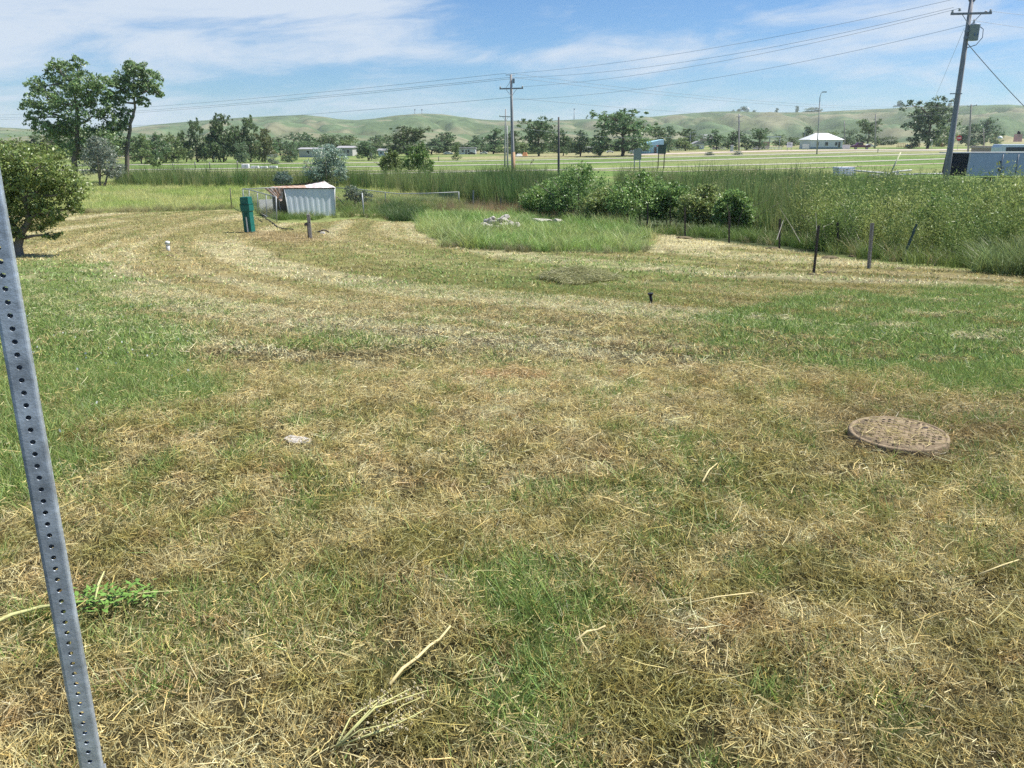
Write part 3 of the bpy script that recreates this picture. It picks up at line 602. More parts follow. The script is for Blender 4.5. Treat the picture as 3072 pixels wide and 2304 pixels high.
FT = [(20, 408, 480, 120, 'bush', OLV, 'olive bushy tree at the far left edge behind the low spreading tree'), (100, 402, 478, 90, 'round', DK, 'grey green tree left of the broad cottonwood'), (165, 395, 480, 80, 'round', OLV, 'olive tree close behind the broad cottonwood at left'),
 (425, 400, 492, 60, 'round', MD, 'green tree just right of the slender cottonwood trunk'), (470, 396, 490, 60, 'round', DK2, 'second green tree right of the slender cottonwood'), (520, 398, 488, 70, 'bush', MD, 'bushy green tree before the tall dark group at left'), (560, 402, 486, 50, 'round', DK, 'dark tree at the left foot of the tall dark group'),
 (592, 356, 486, 52, 'tall', DK, 'tall narrow dark tree, leftmost of the tall group'), (640, 372, 486, 60, 'round', DK, 'dark tree between the two tallest of the left group'), (672, 340, 486, 72, 'tall', DK, 'tallest dark tree of the left group'), (715, 362, 486, 60, 'round', DK, 'dark tree right of the tallest in the left group'), (752, 348, 486, 58, 'tall', DK, 'tall dark tree near the right end of the left group'), (795, 372, 487, 56, 'round', OLV, 'olive tree at the right end of the left group'),
 (727, 424, 491, 40, 'bush', BL, 'small bushy tree in front of the tall left group'), (820, 456, 492, 30, 'bush', SILV, 'low silvery bush by the white concrete blocks'), (873, 412, 487, 46, 'bush', BL, 'many stemmed bushy tree left of the grey house'),
 (925, 396, 458, 66, 'round', DK2, 'dark tree behind the grey house'), (985, 398, 455, 60, 'broad', DK, 'dark spreading tree behind the silver willow'), (1035, 398, 455, 60, 'round', DK, 'dark tree right of the silver willow top'), (1105, 422, 482, 62, 'round', DK2, 'round dark tree left of the green shrub pair'), (1125, 398, 456, 56, 'round', BL, 'dark tree behind the green shrub pair at left'),
 (1222, 380, 470, 110, 'broad', (.12, .17, .07), 'wide light green tree behind the green shrub pair'), (1325, 388, 458, 66, 'round', DK2, 'dark round tree right of the light green one'), (1372, 430, 482, 22, 'tall', MD, 'small young tree on the verge left of the central poles'), (1420, 405, 458, 50, 'round', BL, 'tree above the white mobile home'), (1480, 384, 462, 70, 'round', DK2, 'dark round tree left of the central poles'), (1540, 392, 466, 50, 'tall', DK, 'dark tree directly behind the central poles'),
 (1615, 344, 469, 96, 'broad', DK2, 'large dark tree between the central poles and the short pole'), (1690, 386, 468, 50, 'round', DK2, 'tree directly behind the short bare pole'), (1741, 390, 469, 66, 'round', BL, 'tree right of the short bare pole'), (1868, 331, 468, 165, 'broad', DK2, 'largest spreading tree at the centre right'), (1800, 385, 467, 60, 'round', DK2, 'tree at the left side of the largest spreading tree'), (1975, 369, 456, 60, 'round', DK, 'tree behind the pale blue building'), (2006, 377, 457, 40, 'tall', BL, 'narrow tree right of the pale blue building'),
 (2060, 378, 446, 62, 'round', DK, 'dark tree behind the parked red car'), (2100, 402, 443, 40, 'bush', BL, 'low tree behind the little white hut'), (2150, 388, 450, 52, 'round', DK2, 'left tree of the pair by the tall far pole'), (2195, 385, 450, 56, 'round', DK2, 'right tree of the pair by the tall far pole'), (2240, 404, 450, 40, 'round', BL, 'small tree right of the tall far pole'), (2276, 385, 450, 52, 'broad', DK2, 'spreading tree beside the low pink building'),
 (2337, 402, 440, 40, 'bush', DK, 'dark low tree behind the white notice board'), (2375, 406, 438, 50, 'bush', DK, 'dark low tree between the two white boards'), (2420, 379, 440, 40, 'tall', BL, 'tree left of the white hipped house'), (2490, 392, 436, 44, 'bush', MD, 'tree behind the white hipped house'), (2546, 386, 438, 60, 'bush', BL, 'bushy tree right of the white hipped house'), (2602, 358, 440, 66, 'broad', DK, 'dark tree behind the maroon pickup'),
 (2640, 409, 436, 34, 'bush', DK, 'left low dark shrub by the tan field'), (2672, 408, 436, 34, 'bush', DK, 'right low dark shrub by the tan field'), (2780, 283, 446, 132, 'broad', (.125, .185, .095), 'big dark tree left of the leaning utility pole'), (2830, 366, 440, 60, 'bush', MD, 'lighter green bush tree behind the leaning utility pole'), (2905, 358, 438, 70, 'bush', BL, 'green bush tree right of the leaning utility pole'), (2950, 352, 438, 70, 'round', BL, 'round green tree behind the far right pole'), (2985, 395, 434, 40, 'bush', MD, 'low green tree above the pinkish building'), (3060, 395, 428, 50, 'bush', BL, 'low tree at the right edge behind the pinkish building'),
 (2735, 404, 446, 34, 'bush', DK, 'dark bush by the yard left of the big dark tree')]
for q in FT: far_tree(*q)
for i in range(46):                                       # the low row that closes the gaps between them
    px = 250 + i * 40 + random.uniform(-14, 14); base = float(np.interp(px, [200, 900, 1500, 2100], [482, 466, 462, 450])) + random.uniform(-4, 2); hp = random.uniform(42, 72) * (1 if px < 1000 else .8)
    far_tree(px, base - hp, base, random.uniform(56, 96), random.choice(('bush', 'round', 'bush')), random.choice((DK, DK2, BL, MD)), 'low leafy tree in the unbroken far row behind the highway', name='row_tree', group='low far tree row')
for px, base, w_, lab in ((2128, 466, 30, 'pale grey shrub on the verge, left of two'), (2212, 465, 30, 'pale grey shrub on the verge, right of two')):
    far_tree(px, base - 13, base, w_, 'bush', SILV, lab, name='verge_shrub', group='pale shrubs on the verge')
for k, v in list(PROTO.items()):
    if k not in _used:
        for c in list(v.children): bpy.data.objects.remove(c)
        bpy.data.objects.remove(v)
# row of trees and homes on the skyline
for k, (px, w_) in enumerate(((2198, 10), (2213, 16), (2232, 20), (2262, 10), (2330, 12), (2390, 14), (2425, 30), (2445, 36), (2700, 26), (2850, 14))):
    p = at(px, np.interp(px, SKY[:, 0], SKY[:, 1]), 1700); p.z = EYE + ray(px, float(np.interp(px, SKY[:, 0], SKY[:, 1])) + 1).z / ray(px, 338).y * 1700 - 2
    t = copy_tree(PROTO[[q for q in PROTO if q in _used][k % len(_used)]]); t.name = 'ridge_tree'; t.location = p; t.scale = (w_ * .75, w_ * .75, 9 + 3 * (k % 3)); t.rotation_euler = (0, 0, k)
    tag(t, 'tiny dark tree on the crest of the far hills', 'tree', 'trees on the hill crest')

# ------------------------------------------------------------------ tall growth
tuftset('meadow', [blades(34, (.22, .60), (.010, .020), .30, (0, .45), (.05, .5), 300 + i, segs=2, tone=(.6, 1.5)) for i in range(4)])
tuftset('tall', [blades(40, (.30, .85), (.010, .020), .26, (0, .4), (.1, .7), 320 + i, segs=3, tone=(.55, 1.55)) for i in range(4)])
tuftset('reed', [blades(30, (1.2, 2.2), (.020, .040), .30, (0, .22), (.0, .25), 340 + i, segs=3, tone=(.5, 1.5)) for i in range(4)])
tuftset('dry', [blades(16, (.5, 1.15), (.006, .012), .18, (0, .3), (0, .25), 360 + i, segs=2, tone=(.6, 1.5)) for i in range(3)])
def weed_shape(seed, H=1.7, n=800, leaf=.020):
    r = np.random.default_rng(seed); st = blades(16, (H * .6, H), (.008, .014), .14, (0, .42), (0, .3), seed, segs=3, tone=(.5, .9)); V, Qd, B = st
    segv = V.reshape(16, 4, 2, 3).mean(2); P = []
    for i in range(n):
        k = r.integers(0, 16); t = r.uniform(.12, 1.0) * 3; a = min(2, int(t)); p = segv[k, a] + (segv[k, a + 1] - segv[k, a]) * (t - a) + r.normal(size=3) * .10; P.append(p)
    P = np.array(P); nr = r.normal(size=(n, 3)); a = np.cross(nr, r.normal(size=(n, 3))); a /= np.linalg.norm(a, axis=1)[:, None]; b_ = np.cross(nr / np.linalg.norm(nr, axis=1)[:, None], a); s_ = leaf * r.uniform(.6, 1.5, (n, 1))
    LV = np.stack([P - a * s_ * 1.6, P - b_ * s_ * .5, P + a * s_ * 1.6, P + b_ * s_ * .5], 1).reshape(-1, 3); tn = r.uniform(.75, 1.3, n); LB = np.repeat(np.stack([tn, tn, tn], -1), 4, 0)
    return join(st, (LV, np.arange(n * 4).reshape(-1, 4), LB))
tuftset('weed', [weed_shape(380 + i) for i in range(4)])
def grow(name, key, P, dens, scl, cols, label, soft=0.0, keep=None, z_off=0.0, hv=.4):
    x, y = in_poly(P, dens, soft)
    if keep is not None: k = keep(x, y); x, y = x[k], y[k]
    t = fbm(x * .35, y * .35, abs(hash(name)) % 97 if False else 44, 3); c = mixc(np.broadcast_to(np.array(cols[0]), (len(x), 3)), np.array(cols[1]), sst(t, .35, .65)); 
    if len(cols) > 2: c = mixc(c, np.array(cols[2]), (rng.uniform(0, 1, len(x)) < cols[3]).astype(float) * .85)
    v = rng.uniform(.75, 1.25, (len(x), 1)); scatter(name, key, x, y, zrot(len(x), .08), rng.uniform(*scl, len(x)) * (1 - hv / 2 + hv * np.clip((fbm(x * .7, y * .7, 45, 3) - .5) * 1.8 + .5, 0, 1)), c * v, label, z_off=z_off)
SHED = gp(940, 650)
def no_shed(x, y): return (np.abs(x - SHED.x) > 1.35) | (np.abs(y - SHED.y - 1.0) > 1.15)
grow('meadow_grass', 'meadow', P_MEADOW, 5.5, (.5, .95), ((.40, .50, .15), (.58, .59, .25)), 'unmown light green meadow behind the lawn', keep=no_shed)
P_EDGE = gpoly([(130, 643), (500, 637), (700, 628), (700, 622), (500, 629), (130, 636)])
grow('meadow_edge', 'tall', P_EDGE, 9, (.35, .6), ((.26, .27, .11), (.34, .31, .15)), 'ragged taller grass edge where the mowing stopped')
P_PEN = gpoly([(745, 628), (835, 662), (960, 662), (1075, 652), (1130, 660), (1250, 664), (1270, 640), (1400, 625), (1380, 610), (1050, 605), (745, 610)])
grow('pen_weeds', 'tall', P_PEN, 6, (.45, .85), ((.13, .21, .05), (.21, .25, .08), (.36, .29, .17), .16), 'weeds growing in and around the wire pen', keep=no_shed)
P_DCL = gpoly([(1140, 640), (1170, 665), (1250, 668), (1262, 645), (1200, 628)])
grow('dark_weeds', 'tall', P_DCL, 14, (.7, 1.0), ((.07, .13, .04), (.10, .16, .05)), 'dark green weed clump left of the rubble mound')
rockc = gp(1500, 695)
grow('mound_grass', 'tall', P_MOUND, 17, (.22, .85), ((.24, .38, .10), (.38, .47, .16), (.48, .50, .25), .2), 'tall green grass left standing round the rubble', .2, keep=lambda x, y: (np.hypot((x - rockc.x) / 1.0, (y - rockc.y + .15) / .6) > 1) & (poly_sd(x, y, P_MOUND) + 3.2 * (fbm(x * .9, y * .9, 57, 3) - .5) > 0), hv=1.2)
P_MEDGE = gpoly([(1330, 742), (1500, 757), (1700, 762), (1850, 763), (1960, 756), (1955, 748), (1850, 752), (1700, 750), (1500, 745), (1340, 732)])
grow('mound_edge', 'tall', P_MEDGE, 8, (.2, .5), ((.20, .20, .10), (.28, .26, .14)), 'flattened dull grass along the foot of the mound')
P_DRY = gpoly([(1400, 640), (1560, 655), (1750, 668), (1900, 695), (1860, 668), (1700, 645), (1500, 628), (1280, 630)])
grow('dry_weeds', 'dry', P_DRY, 9, (.5, .85), ((.34, .25, .15), (.42, .33, .20)), 'dry tan seed stalks behind the mound')
P_REED1 = gpoly([(350, 562), (900, 566), (1060, 566), (1200, 582), (1330, 600), (1480, 618), (1620, 645), (1700, 640), (1760, 590), (1600, 560), (1300, 553), (900, 549), (350, 547)])
grow('reeds', 'reed', P_REED1, 4.2, (.55, 1.0), ((.095, .18, .05), (.18, .25, .08)), 'dense dark green reeds along the ditch', hv=.6, keep=lambda x, y: (x > -3) | (rng.uniform(0, 1, len(x)) < .35))
P_REED2 = gpoly([(1850, 600), (2060, 610), (2200, 655), (2260, 705), (2350, 715), (2520, 735), (2750, 700), (2750, 610), (2300, 570), (1850, 575)])
grow('reeds', 'reed', P_REED2, 3.6, (.62, 1.05), ((.10, .19, .05), (.20, .27, .09)), 'tall reeds right of the ditch hedge', hv=.7)
P_BANK = gpoly([(2380, 742), (2500, 757), (2620, 770), (2750, 786), (2850, 797), (2990, 792), (3100, 796), (3500, 815), (3700, 640), (3000, 610), (2650, 600), (2450, 640)])
grow('weed_bank', 'weed', P_BANK, 3.2, (.6, 1.25), ((.20, .29, .08), (.33, .38, .12), (.12, .20, .06), .35), 'tall feathery yellow green weeds on the right bank', keep=lambda x, y: x < 40, hv=.8)
grow('reed_weeds', 'weed', np.vstack([P_REED2]), .9, (.7, 1.25), ((.22, .30, .09), (.32, .36, .13), (.42, .38, .22), .2), 'lighter weeds mixed into the right reeds', hv=.8)
grow('reed_stalks', 'dry', np.vstack([P_REED1]), 1.2, (1.4, 2.1), ((.36, .36, .17), (.30, .34, .14)), 'pale seed stalks standing in the ditch reeds', hv=.5)
grow('reed_stalks', 'dry', np.vstack([P_REED2]), 1.2, (1.5, 2.1), ((.36, .36, .17), (.30, .34, .14)), 'pale seed stalks standing in the right reeds', hv=.5)
for k, (px, py, d, w_, top, lab) in enumerate(((2560, 765, 27, 75, 598, 'leafy bush at the left end of the right bank'), (2690, 785, 25, 80, 582, 'leafy bush behind the leaning fence post'), (2820, 800, 24, 90, 568, 'pale leafy bush in the middle of the right bank'), (2960, 795, 25, 95, 556, 'tall leafy bush of the right bank below the trailer'), (3075, 795, 24, 100, 540, 'tallest leafy bush at the right edge of the bank'))):
    hgt = py - top
    px_tree('bank_bush', lab, 'shrub', (px, py), d, [(px, top + hgt * .16, w_ * .35, hgt * .14), (px - w_ * .9, top + hgt * .45, w_ * .45, hgt * .18), (px + w_ * .9, top + hgt * .5, w_ * .45, hgt * .18), (px - w_ * .5, top + hgt * .36, w_ * .42, hgt * .2), (px + w_ * .5, top + hgt * .32, w_ * .45, hgt * .22), (px, top + hgt * .5, w_ * .7, hgt * .25), (px - w_ * .5, top + hgt * .68, w_ * .5, hgt * .2), (px + w_ * .5, top + hgt * .68, w_ * .5, hgt * .22)],
            13000, .030, ((.24, .35, .10), (.33, .38, .13), (.20, .31, .09))[k % 3], 130 + k, [(px, py - hgt * .4), (px, py - hgt * .75)], .03, stems=5, group='bushes on the right bank', depth=1.1, twigs=4)
P_FOOT = gpoly([(1960, 700), (2200, 722), (2400, 745), (2560, 770), (2720, 790), (2860, 803), (3400, 820), (3400, 790), (2850, 785), (2400, 728), (2000, 690)])
grow('bank_foot_grass', 'tall', P_FOOT, 13, (.5, .95), ((.13, .22, .05), (.21, .27, .08), (.36, .31, .18), .12), 'rough grass along the foot of the bank', .3)
P_ARCH = gpoly([(2905, 810), (2960, 795), (3072, 790), (3300, 800), (3300, 835), (3072, 828), (2960, 825)])
grow('leaning_weeds', 'tall', P_ARCH, 24, (.7, 1.2), ((.19, .25, .09), (.26, .29, .13)), 'clump of weeds bent over the lawn at the right edge')
x, y = spread(80, 190, .55, 10); k = poly_sd(x, y, P_LAWN) < 0; x, y = x[k], y[k]; v = fbm(x * .03, y * .08, 14, 3)
scatter('verge_grass', 'meadow', x, y, zrot(len(x)), rng.uniform(.5, 1.0, len(x)), mixc(np.broadcast_to(np.array([.14, .20, .06]), (len(x), 3)), np.array([.22, .24, .09]), sst(v, .35, .65)) * rng.uniform(.85, 1.15, (len(x), 1)), 'short rough grass on the highway verge', z_off=-.25)

# ------------------------------------------------------------------ things
M_GALV = mat('galvanised_steel', (.45, .51, .58), .40, .5, var=.34, scale=16, bump=.15, spec=.5)
M_GALVD = mat('dull_galvanised', (.33, .35, .36), .55, .4, var=.2, scale=14)
M_RUSTY = mat('rusty_iron', (.15, .11, .07), .85, .1, scale=18, bump=.6, col2=(.36, .28, .18), lo=.3, hi=.7)
M_TPOST = mat('weathered_tpost', (.10, .085, .08), .8, .2, var=.4, scale=20)
M_TPOSTG = mat('green_grey_tpost', (.12, .17, .16), .7, .2, var=.3, scale=20)
M_WOOD = mat('weathered_wood', (.33, .31, .29), .9, var=.3, scale=10, bump=.4, stretch=(1, 1, .12))
M_WOODD = mat('dark_pole_wood', (.13, .12, .115), .9, var=.3, scale=10, bump=.4, stretch=(1, 1, .12))
M_POLE = mat('grey_pole_wood', (.34, .335, .34), .9, var=.25, scale=8, bump=.3, stretch=(1, 1, .1))
M_TAN = mat('bare_pole_butt', (.42, .27, .16), .9, var=.25, scale=8, stretch=(1, 1, .15))
M_TEAL = mat('green_cabinet_paint', (.010, .13, .105), .45, 0, var=.14, scale=5, spec=.4)
M_TEALD = mat('dark_green_paint', (.008, .085, .07), .5, 0, var=.12, scale=5)
M_WHITE = mat('white_paint', (.78, .78, .76), .55, var=.06, scale=3)
M_WHITED = mat('dirty_white', (.62, .62, .60), .7, var=.12, scale=4)
M_BLACK = mat('black_plastic', (.018, .018, .02), .5, var=.3, scale=12)
M_SHEET = mat('galvanised_sheet', (.68, .72, .78), .5, .15, var=.10, scale=1.4, spec=.5, stretch=(1, 1, .4))
M_RUST = mat('rusted_sheet', (.32, .16, .08), .85, .1, scale=5, bump=.2, col2=(.62, .54, .47), lo=.38, hi=.66)
M_PINKR = mat('faded_roof_sheet', (.58, .44, .41), .7, .1, scale=3, col2=(.72, .72, .72), lo=.4, hi=.6)
M_ROCK = mat('pale_rubble', (.45, .42, .38), .9, var=.35, scale=7, bump=.5)
M_WIRE = mat('wire', (.24, .26, .29), .5, .4, var=.1, scale=1)
M_GLASS = mat('dark_glass', (.03, .04, .05), .15, 0, var=.2, scale=2, spec=.6)
M_TYRE = mat('tyre', (.02, .02, .02), .9, var=.2, scale=8); M_RIM = mat('rim', (.5, .5, .5), .35, .7, var=.1, scale=5)
M_ROOFG = mat('grey_roof', (.33, .33, .34), .85, var=.12, scale=2); M_ROOFW = mat('white_metal_roof', (.80, .80, .80), .5, var=.05, scale=2)
M_WALLW = mat('white_siding', (.68, .70, .73), .7, var=.06, scale=2); M_WALLG = mat('grey_siding', (.42, .42, .40), .8, var=.08, scale=2)
M_WALLB = mat('pale_blue_siding', (.30, .52, .62), .7, var=.08, scale=2); M_BLUER = mat('blue_roof', (.36, .60, .72), .6, var=.08, scale=2)
M_PINKB = mat('pinkish_stucco', (.46, .34, .31), .9, var=.08, scale=2); M_STONE = mat('concrete', (.58, .57, .55), .9, var=.1, scale=3)
M_RED = mat('red_paint', (.45, .04, .05), .5, var=.1, scale=3); M_MAROON = mat('maroon_paint', (.13, .025, .06), .3, var=.08, scale=2, spec=.6)
M_YEL = mat('yellow_plastic', (.6, .42, .05), .6, var=.1, scale=3); M_BLUE = mat('blue_paint', (.06, .13, .32), .4, var=.1, scale=3)
M_TRAIL = mat('trailer_side', (.44, .52, .60), .42, .25, var=.07, scale=.9); M_TRAILB = mat('trailer_nose', (.008, .013, .022), .35, var=.2, scale=2)
M_VAN = mat('van_white', (.62, .68, .78), .35, var=.04, scale=2, spec=.6); M_SOIL = mat('turned_sod', (.07, .05, .03), .95, scale=30, bump=1.0, col2=(.26, .22, .12))
M_STALK = mat('pale_stalk', (.62, .52, .26), .8, var=.2, scale=20); M_STALKG = mat('green_stalk', (.50, .50, .22), .8, var=.2, scale=20); M_SEED = mat('cream_seed_head', (.52, .45, .28), .9, var=.25, scale=30)
M_GREYS = mat('sign_back_grey', (.26, .30, .30), .5, .4, var=.1, scale=2); M_DKG = mat('dark_sign', (.05, .08, .075), .6, var=.15, scale=2); M_ORANGE = mat('orange_heap', (.55, .26, .12), .8, var=.2, scale=4)

# perforated steel post in the foreground
def post_tube(W, z0, z1, pitch, hole, rad=.006, t=.0025):
    mb = MB(); H = W / 2 - rad; nz = int((z1 - z0) / pitch)
    ring = [(cos(2 * pi * k / 16), sin(2 * pi * k / 16)) for k in range(16)]
    def outer(c, s_): 
        k = 1 / max(abs(c), abs(s_)); return c * k, s_ * k
    for f_ in range(4):
        ca, sa = cos(f_ * pi / 2), sin(f_ * pi / 2)
        def P(u, d, z): return (u * ca - d * sa, u * sa + d * ca, z)
        for i in range(nz):
            zc = z0 + (i + .5) * pitch; b0 = len(mb.v)
            for c, s_ in ring:
                oc, os_ = outer(c, s_); mb.v.append(P(oc * H, -W / 2, zc + os_ * pitch / 2)); mb.v.append(P(c * hole, -W / 2, zc + s_ * hole)); mb.v.append(P(c * hole, -W / 2 + t, zc + s_ * hole))
            for k in range(16):
                a, b_ = b0 + 3 * k, b0 + 3 * ((k + 1) % 16); mb.f.append((a, b_, b_ + 1, a + 1)); mb.sm.append(False); mb.f.append((a + 1, b_ + 1, b_ + 2, a + 2)); mb.sm.append(True)
        for k in range(3):
            a0, a1 = -pi / 2 + k * pi / 6, -pi / 2 + (k + 1) * pi / 6
            q = [(H + rad * cos(a0), -H + rad * sin(a0)), (H + rad * cos(a1), -H + rad * sin(a1))]
            pts = [(x * ca - y * sa, x * sa + y * ca) for x, y in q]
            mb.face([(*pts[0], z0), (*pts[1], z0), (*pts[1], z0 + nz * pitch), (*pts[0], z0 + nz * pitch)], True)
    # inner skin of the tube
    h = W / 2 - t
    for f_ in range(4):
        pass
    return mb
pz = g1(POST.x, POST.y)
sp_ = thing('sign_post', 'perforated galvanised square steel post standing at the left edge of the foreground', 'post', (POST.x, POST.y, pz), R(27))
post_tube(.0450, -.25, 2.15, .0254, .0050).build('tube', M_GALV, sp_)
mb = MB()
for f_ in range(4):
    ca, sa = cos(f_ * pi / 2), sin(f_ * pi / 2)
    pts = [(-.0262, -.0262), (.0262, -.0262)]; q = [(x * ca - y * sa, x * sa + y * ca) for x, y in pts]; qi = [(x * .88 * ca - y * .88 * sa, x * .88 * sa + y * .88 * ca) for x, y in pts]
    mb.face([(*q[0], -.3), (*q[1], -.3), (*q[1], .115), (*q[0], .115)]); mb.face([(*q[0], .115), (*q[1], .115), (*qi[1], .115), (*qi[0], .115)])
mb.build('anchor_sleeve', M_GALVD, sp_)
MB().tube([(.004, -.0262, .085), (.004, -.034, .085)], .010, 6).tube([(.004, -.034, .085), (.004, -.039, .085)], .006, 8).build('bolt', M_GALVD, sp_)

# round iron lid
mh = thing('manhole_cover', 'round rusty iron manhole lid with straw on it, at right in the lawn', 'manhole cover', MANHOLE + Vector((0, 0, .024))); mh.rotation_euler = (R(1.5), R(-1.2), 0); mh.scale = (.86, .86, .95)
MB().lathe([(.302, -.12), (.305, -.02), (.305, .038), (.300, .046), (.283, .047), (.280, .040), (.274, .040), (.271, .046), (.20, .050), (.08, .051), (.002, .051)], 56).build('lid', M_RUSTY, mh)
r = np.random.default_rng(5); stud = None
for i in range(-6, 7):
    for j in range(-6, 7):
        x_, y_ = i * .040 + (j % 2) * .02, j * .036
        if math.hypot(x_, y_) < .25 and r.uniform() < .7:
            if stud is None: stud = MB().box((0, 0, 0), (.022, .013, .007), 0, .6).build('raised_stud', M_RUSTY, mh); q_ = stud
            else: q_ = stud.copy(); COL.objects.link(q_)
            q_.location = (x_, y_, .0525); q_.rotation_euler = (0, 0, r.uniform(-.5, .5))
for s_ in (-1, 1): MB().box((s_ * .20, .05 * s_, .0515), (.03, .014, .004)).build('pick_hole', M_BLACK, mh)
k = 380; a_ = rng.uniform(0, 2 * pi, k); q = .24 * np.sqrt(rng.uniform(0, 1, k)); x = MANHOLE.x + q * np.cos(a_); y = MANHOLE.y + q * np.sin(a_)
blade_field('lid_straw', x, y, (.02, .10), (.0018, .004), (1.45, 1.62), (0, .1), np.array(STRAW) * rng.uniform(.5, 1.3, (k, 1)), 'dry clippings scattered on the round iron lid', 2, True, (.072, .080), .6, z=np.full(k, MANHOLE.z))

# little pipes
p = gp(505, 752); t = thing('white_pipe', 'short white capped pipe standing in the lawn at left', 'pipe', p)
k = mpp(p); MB().lathe([(5.2 * k, -.1), (5.2 * k, 18 * k)], 14).build('pipe', M_WHITED, t); MB().lathe([(6.6 * k, 17 * k), (6.8 * k, 25 * k), (6.0 * k, 28 * k), (1 * k, 29 * k)], 14).build('cap', M_WHITE, t)
MB().lathe([(6.9 * k, 21 * k), (6.95 * k, 22.5 * k)], 14).build('cap_band', M_TEAL, t)
p = gp(1953, 915); t = thing('black_pipe', 'short black pipe with flared top leaning in the lawn', 'pipe', p); k = mpp(p)
MB().tube([(0, 0, -.05), (-.2 * k, 0, 14 * k), (-3 * k, 0, 31 * k)], [4.6 * k, 4.4 * k, 4.6 * k], 10).build('pipe', M_BLACK, t)
MB().tube([(-2.6 * k, 0, 29 * k), (-3.2 * k, 0, 34 * k), (-3.4 * k, 0, 36 * k)], [5 * k, 9 * k, 9 * k], 12).build('flared_top', M_BLACK, t)

# green pedestal
p = gp(750, 697); k = mpp(p); t = thing('utility_pedestal', 'green metal utility pedestal with a white marker strip on the lawn', 'pedestal', p, R(-12)); t.rotation_euler = (0, R(-2.2), R(-14))
MB().box((0, 0, 32 * k), (25 * k, 22 * k, 66 * k)).build('lower_body', M_TEAL, t, bevel=.012)
MB().box((0, 0, 72 * k), (30 * k, 26 * k, 18 * k)).build('upper_body', M_TEAL, t, bevel=.012)
MB().box((0, 0, 83 * k), (31 * k, 27 * k, 3.2 * k)).build('collar', M_TEALD, t, bevel=.006)
MB().box((0, 0, 94 * k), (27.5 * k, 24 * k, 20 * k), taper=.97).build('cap', M_TEAL, t, bevel=.012)
MB().box((0 * k, -11.6 * k, 36 * k), (9 * k, 1.4 * k, 56 * k)).build('door_channel', M_TEALD, t, bevel=.003)
MB().box((1.5 * k, -13 * k, 24 * k), (4.6 * k, .8 * k, 44 * k), taper=.9).build('marker_strip', M_WHITE, t, bevel=.002)
MB().box((0, 0, .0), (34 * k, 30 * k, .05)).build('base_flange', M_SOIL, t)

# wooden stake with hydrant valve, cable, bent iron
p = gp(932, 715); k = mpp(p); t = thing('wooden_stake', 'grey square wooden stake with a dark valve fixed to its left', 'stake', p); t.rotation_euler = (0, R(-2), R(12))
MB().box((0, 0, 33 * k), (9.5 * k, 8 * k, 76 * k)).build('stake', M_WOOD, t, bevel=.006)
MB().box((-8.5 * k, 0, 42 * k), (9 * k, 9 * k, 8 * k)).tube([(-6 * k, 0, 0), (-6 * k, 0, 48 * k)], 1.4 * k, 6).tube([(-15 * k, 0, 40 * k), (-5 * k, 0, 46 * k)], 2 * k, 6).build('valve', M_TPOST, t)
MB().tube([(1.5 * k, -4.05 * k, 48 * k), (1.5 * k, -4.4 * k, 48 * k)], 1.4 * k, 8).build('nail_hole', M_BLACK, t)
def ground_curve(pts, lift=.02): return [gp(*q) + Vector((0, 0, lift)) for q in pts]
tag(MB().tube(ground_curve([(768, 632), (785, 645), (800, 658), (820, 672), (835, 684), (850, 688), (880, 690)], .03), .022, 6).build('cable', M_BLACK), 'black cable lying from the wire pen towards the stake', 'cable')
tag(MB().tube(ground_curve([(774, 634), (792, 650), (802, 656)], .10), .018, 6).build('pipe', M_WHITED), 'pale pipe lying beside the black cable at the pen', 'pipe')
p = gp(970, 698); k = mpp(p); tag(MB().tube([(-18 * k, 0, .02), (-10 * k, 0, 4 * k), (0, .02, 8 * k), (10 * k, 0, 6 * k), (17 * k, 0, .01)], 2.2 * k, 7).build('bent_iron', M_TPOST, None, p), 'curved dark iron scrap lying right of the stake', 'scrap')
tag(MB().box((0, 0, .03), (14 * k, .25, .08), .1, .8).build('stone', M_ROCK, None, gp(968, 701)), 'pale stone under the curved iron scrap', 'stone')

# metal shed: each corrugated sheet its own piece
S0 = gp(935, 650); kS = mpp(S0); t = thing('metal_shed', 'low collapsed metal shed with pale corrugated front and rusty roof', 'shed', S0)
def sp2(px, py, dy=0): return at(px, py, S0.y + dy) - S0
tl, tr, bl_, br = sp2(853, 567), sp2(1003, 566, .9), sp2(867, 650), sp2(1007, 643, .9)
bl_.z -= .12; br.z -= .12
def corr(a0, a1, b0, b1, m, name, ribs=6, depth=.011):
    """corrugated sheet between a top edge a0-a1 and a bottom edge b0-b1"""
    mb = MB(); nrm = (a1 - a0).cross(b0 - a0).normalized(); prev = None; nn = ribs * 6
    for i in range(nn + 1):
        u = i / nn; ph = (u * ribs) % 1; d = depth * (1 if ph < .28 else (0 if .42 < ph < .86 else ((.42 - ph) / .14 if ph < .5 else (ph - .86) / .14)))
        cur = (a0.lerp(a1, u) + nrm * d, b0.lerp(b1, u) + nrm * d)
        if prev: mb.face([prev[0], cur[0], cur[1], prev[1]]); e = nrm * -.004; mb.face([prev[1] + e, cur[1] + e, cur[0] + e, prev[0] + e])
        prev = cur
    return mb.build(name, m, t)
for i in range(3): corr(tl.lerp(tr, i / 3), tl.lerp(tr, (i + 1) / 3), bl_.lerp(br, i / 3), bl_.lerp(br, (i + 1) / 3), M_SHEET, 'wall_sheet', 3)
dz = Vector((0, 2.1, 0)); lt, lb = sp2(815, 566, 1.9), sp2(822, 640, 1.9); lb.z = -.1
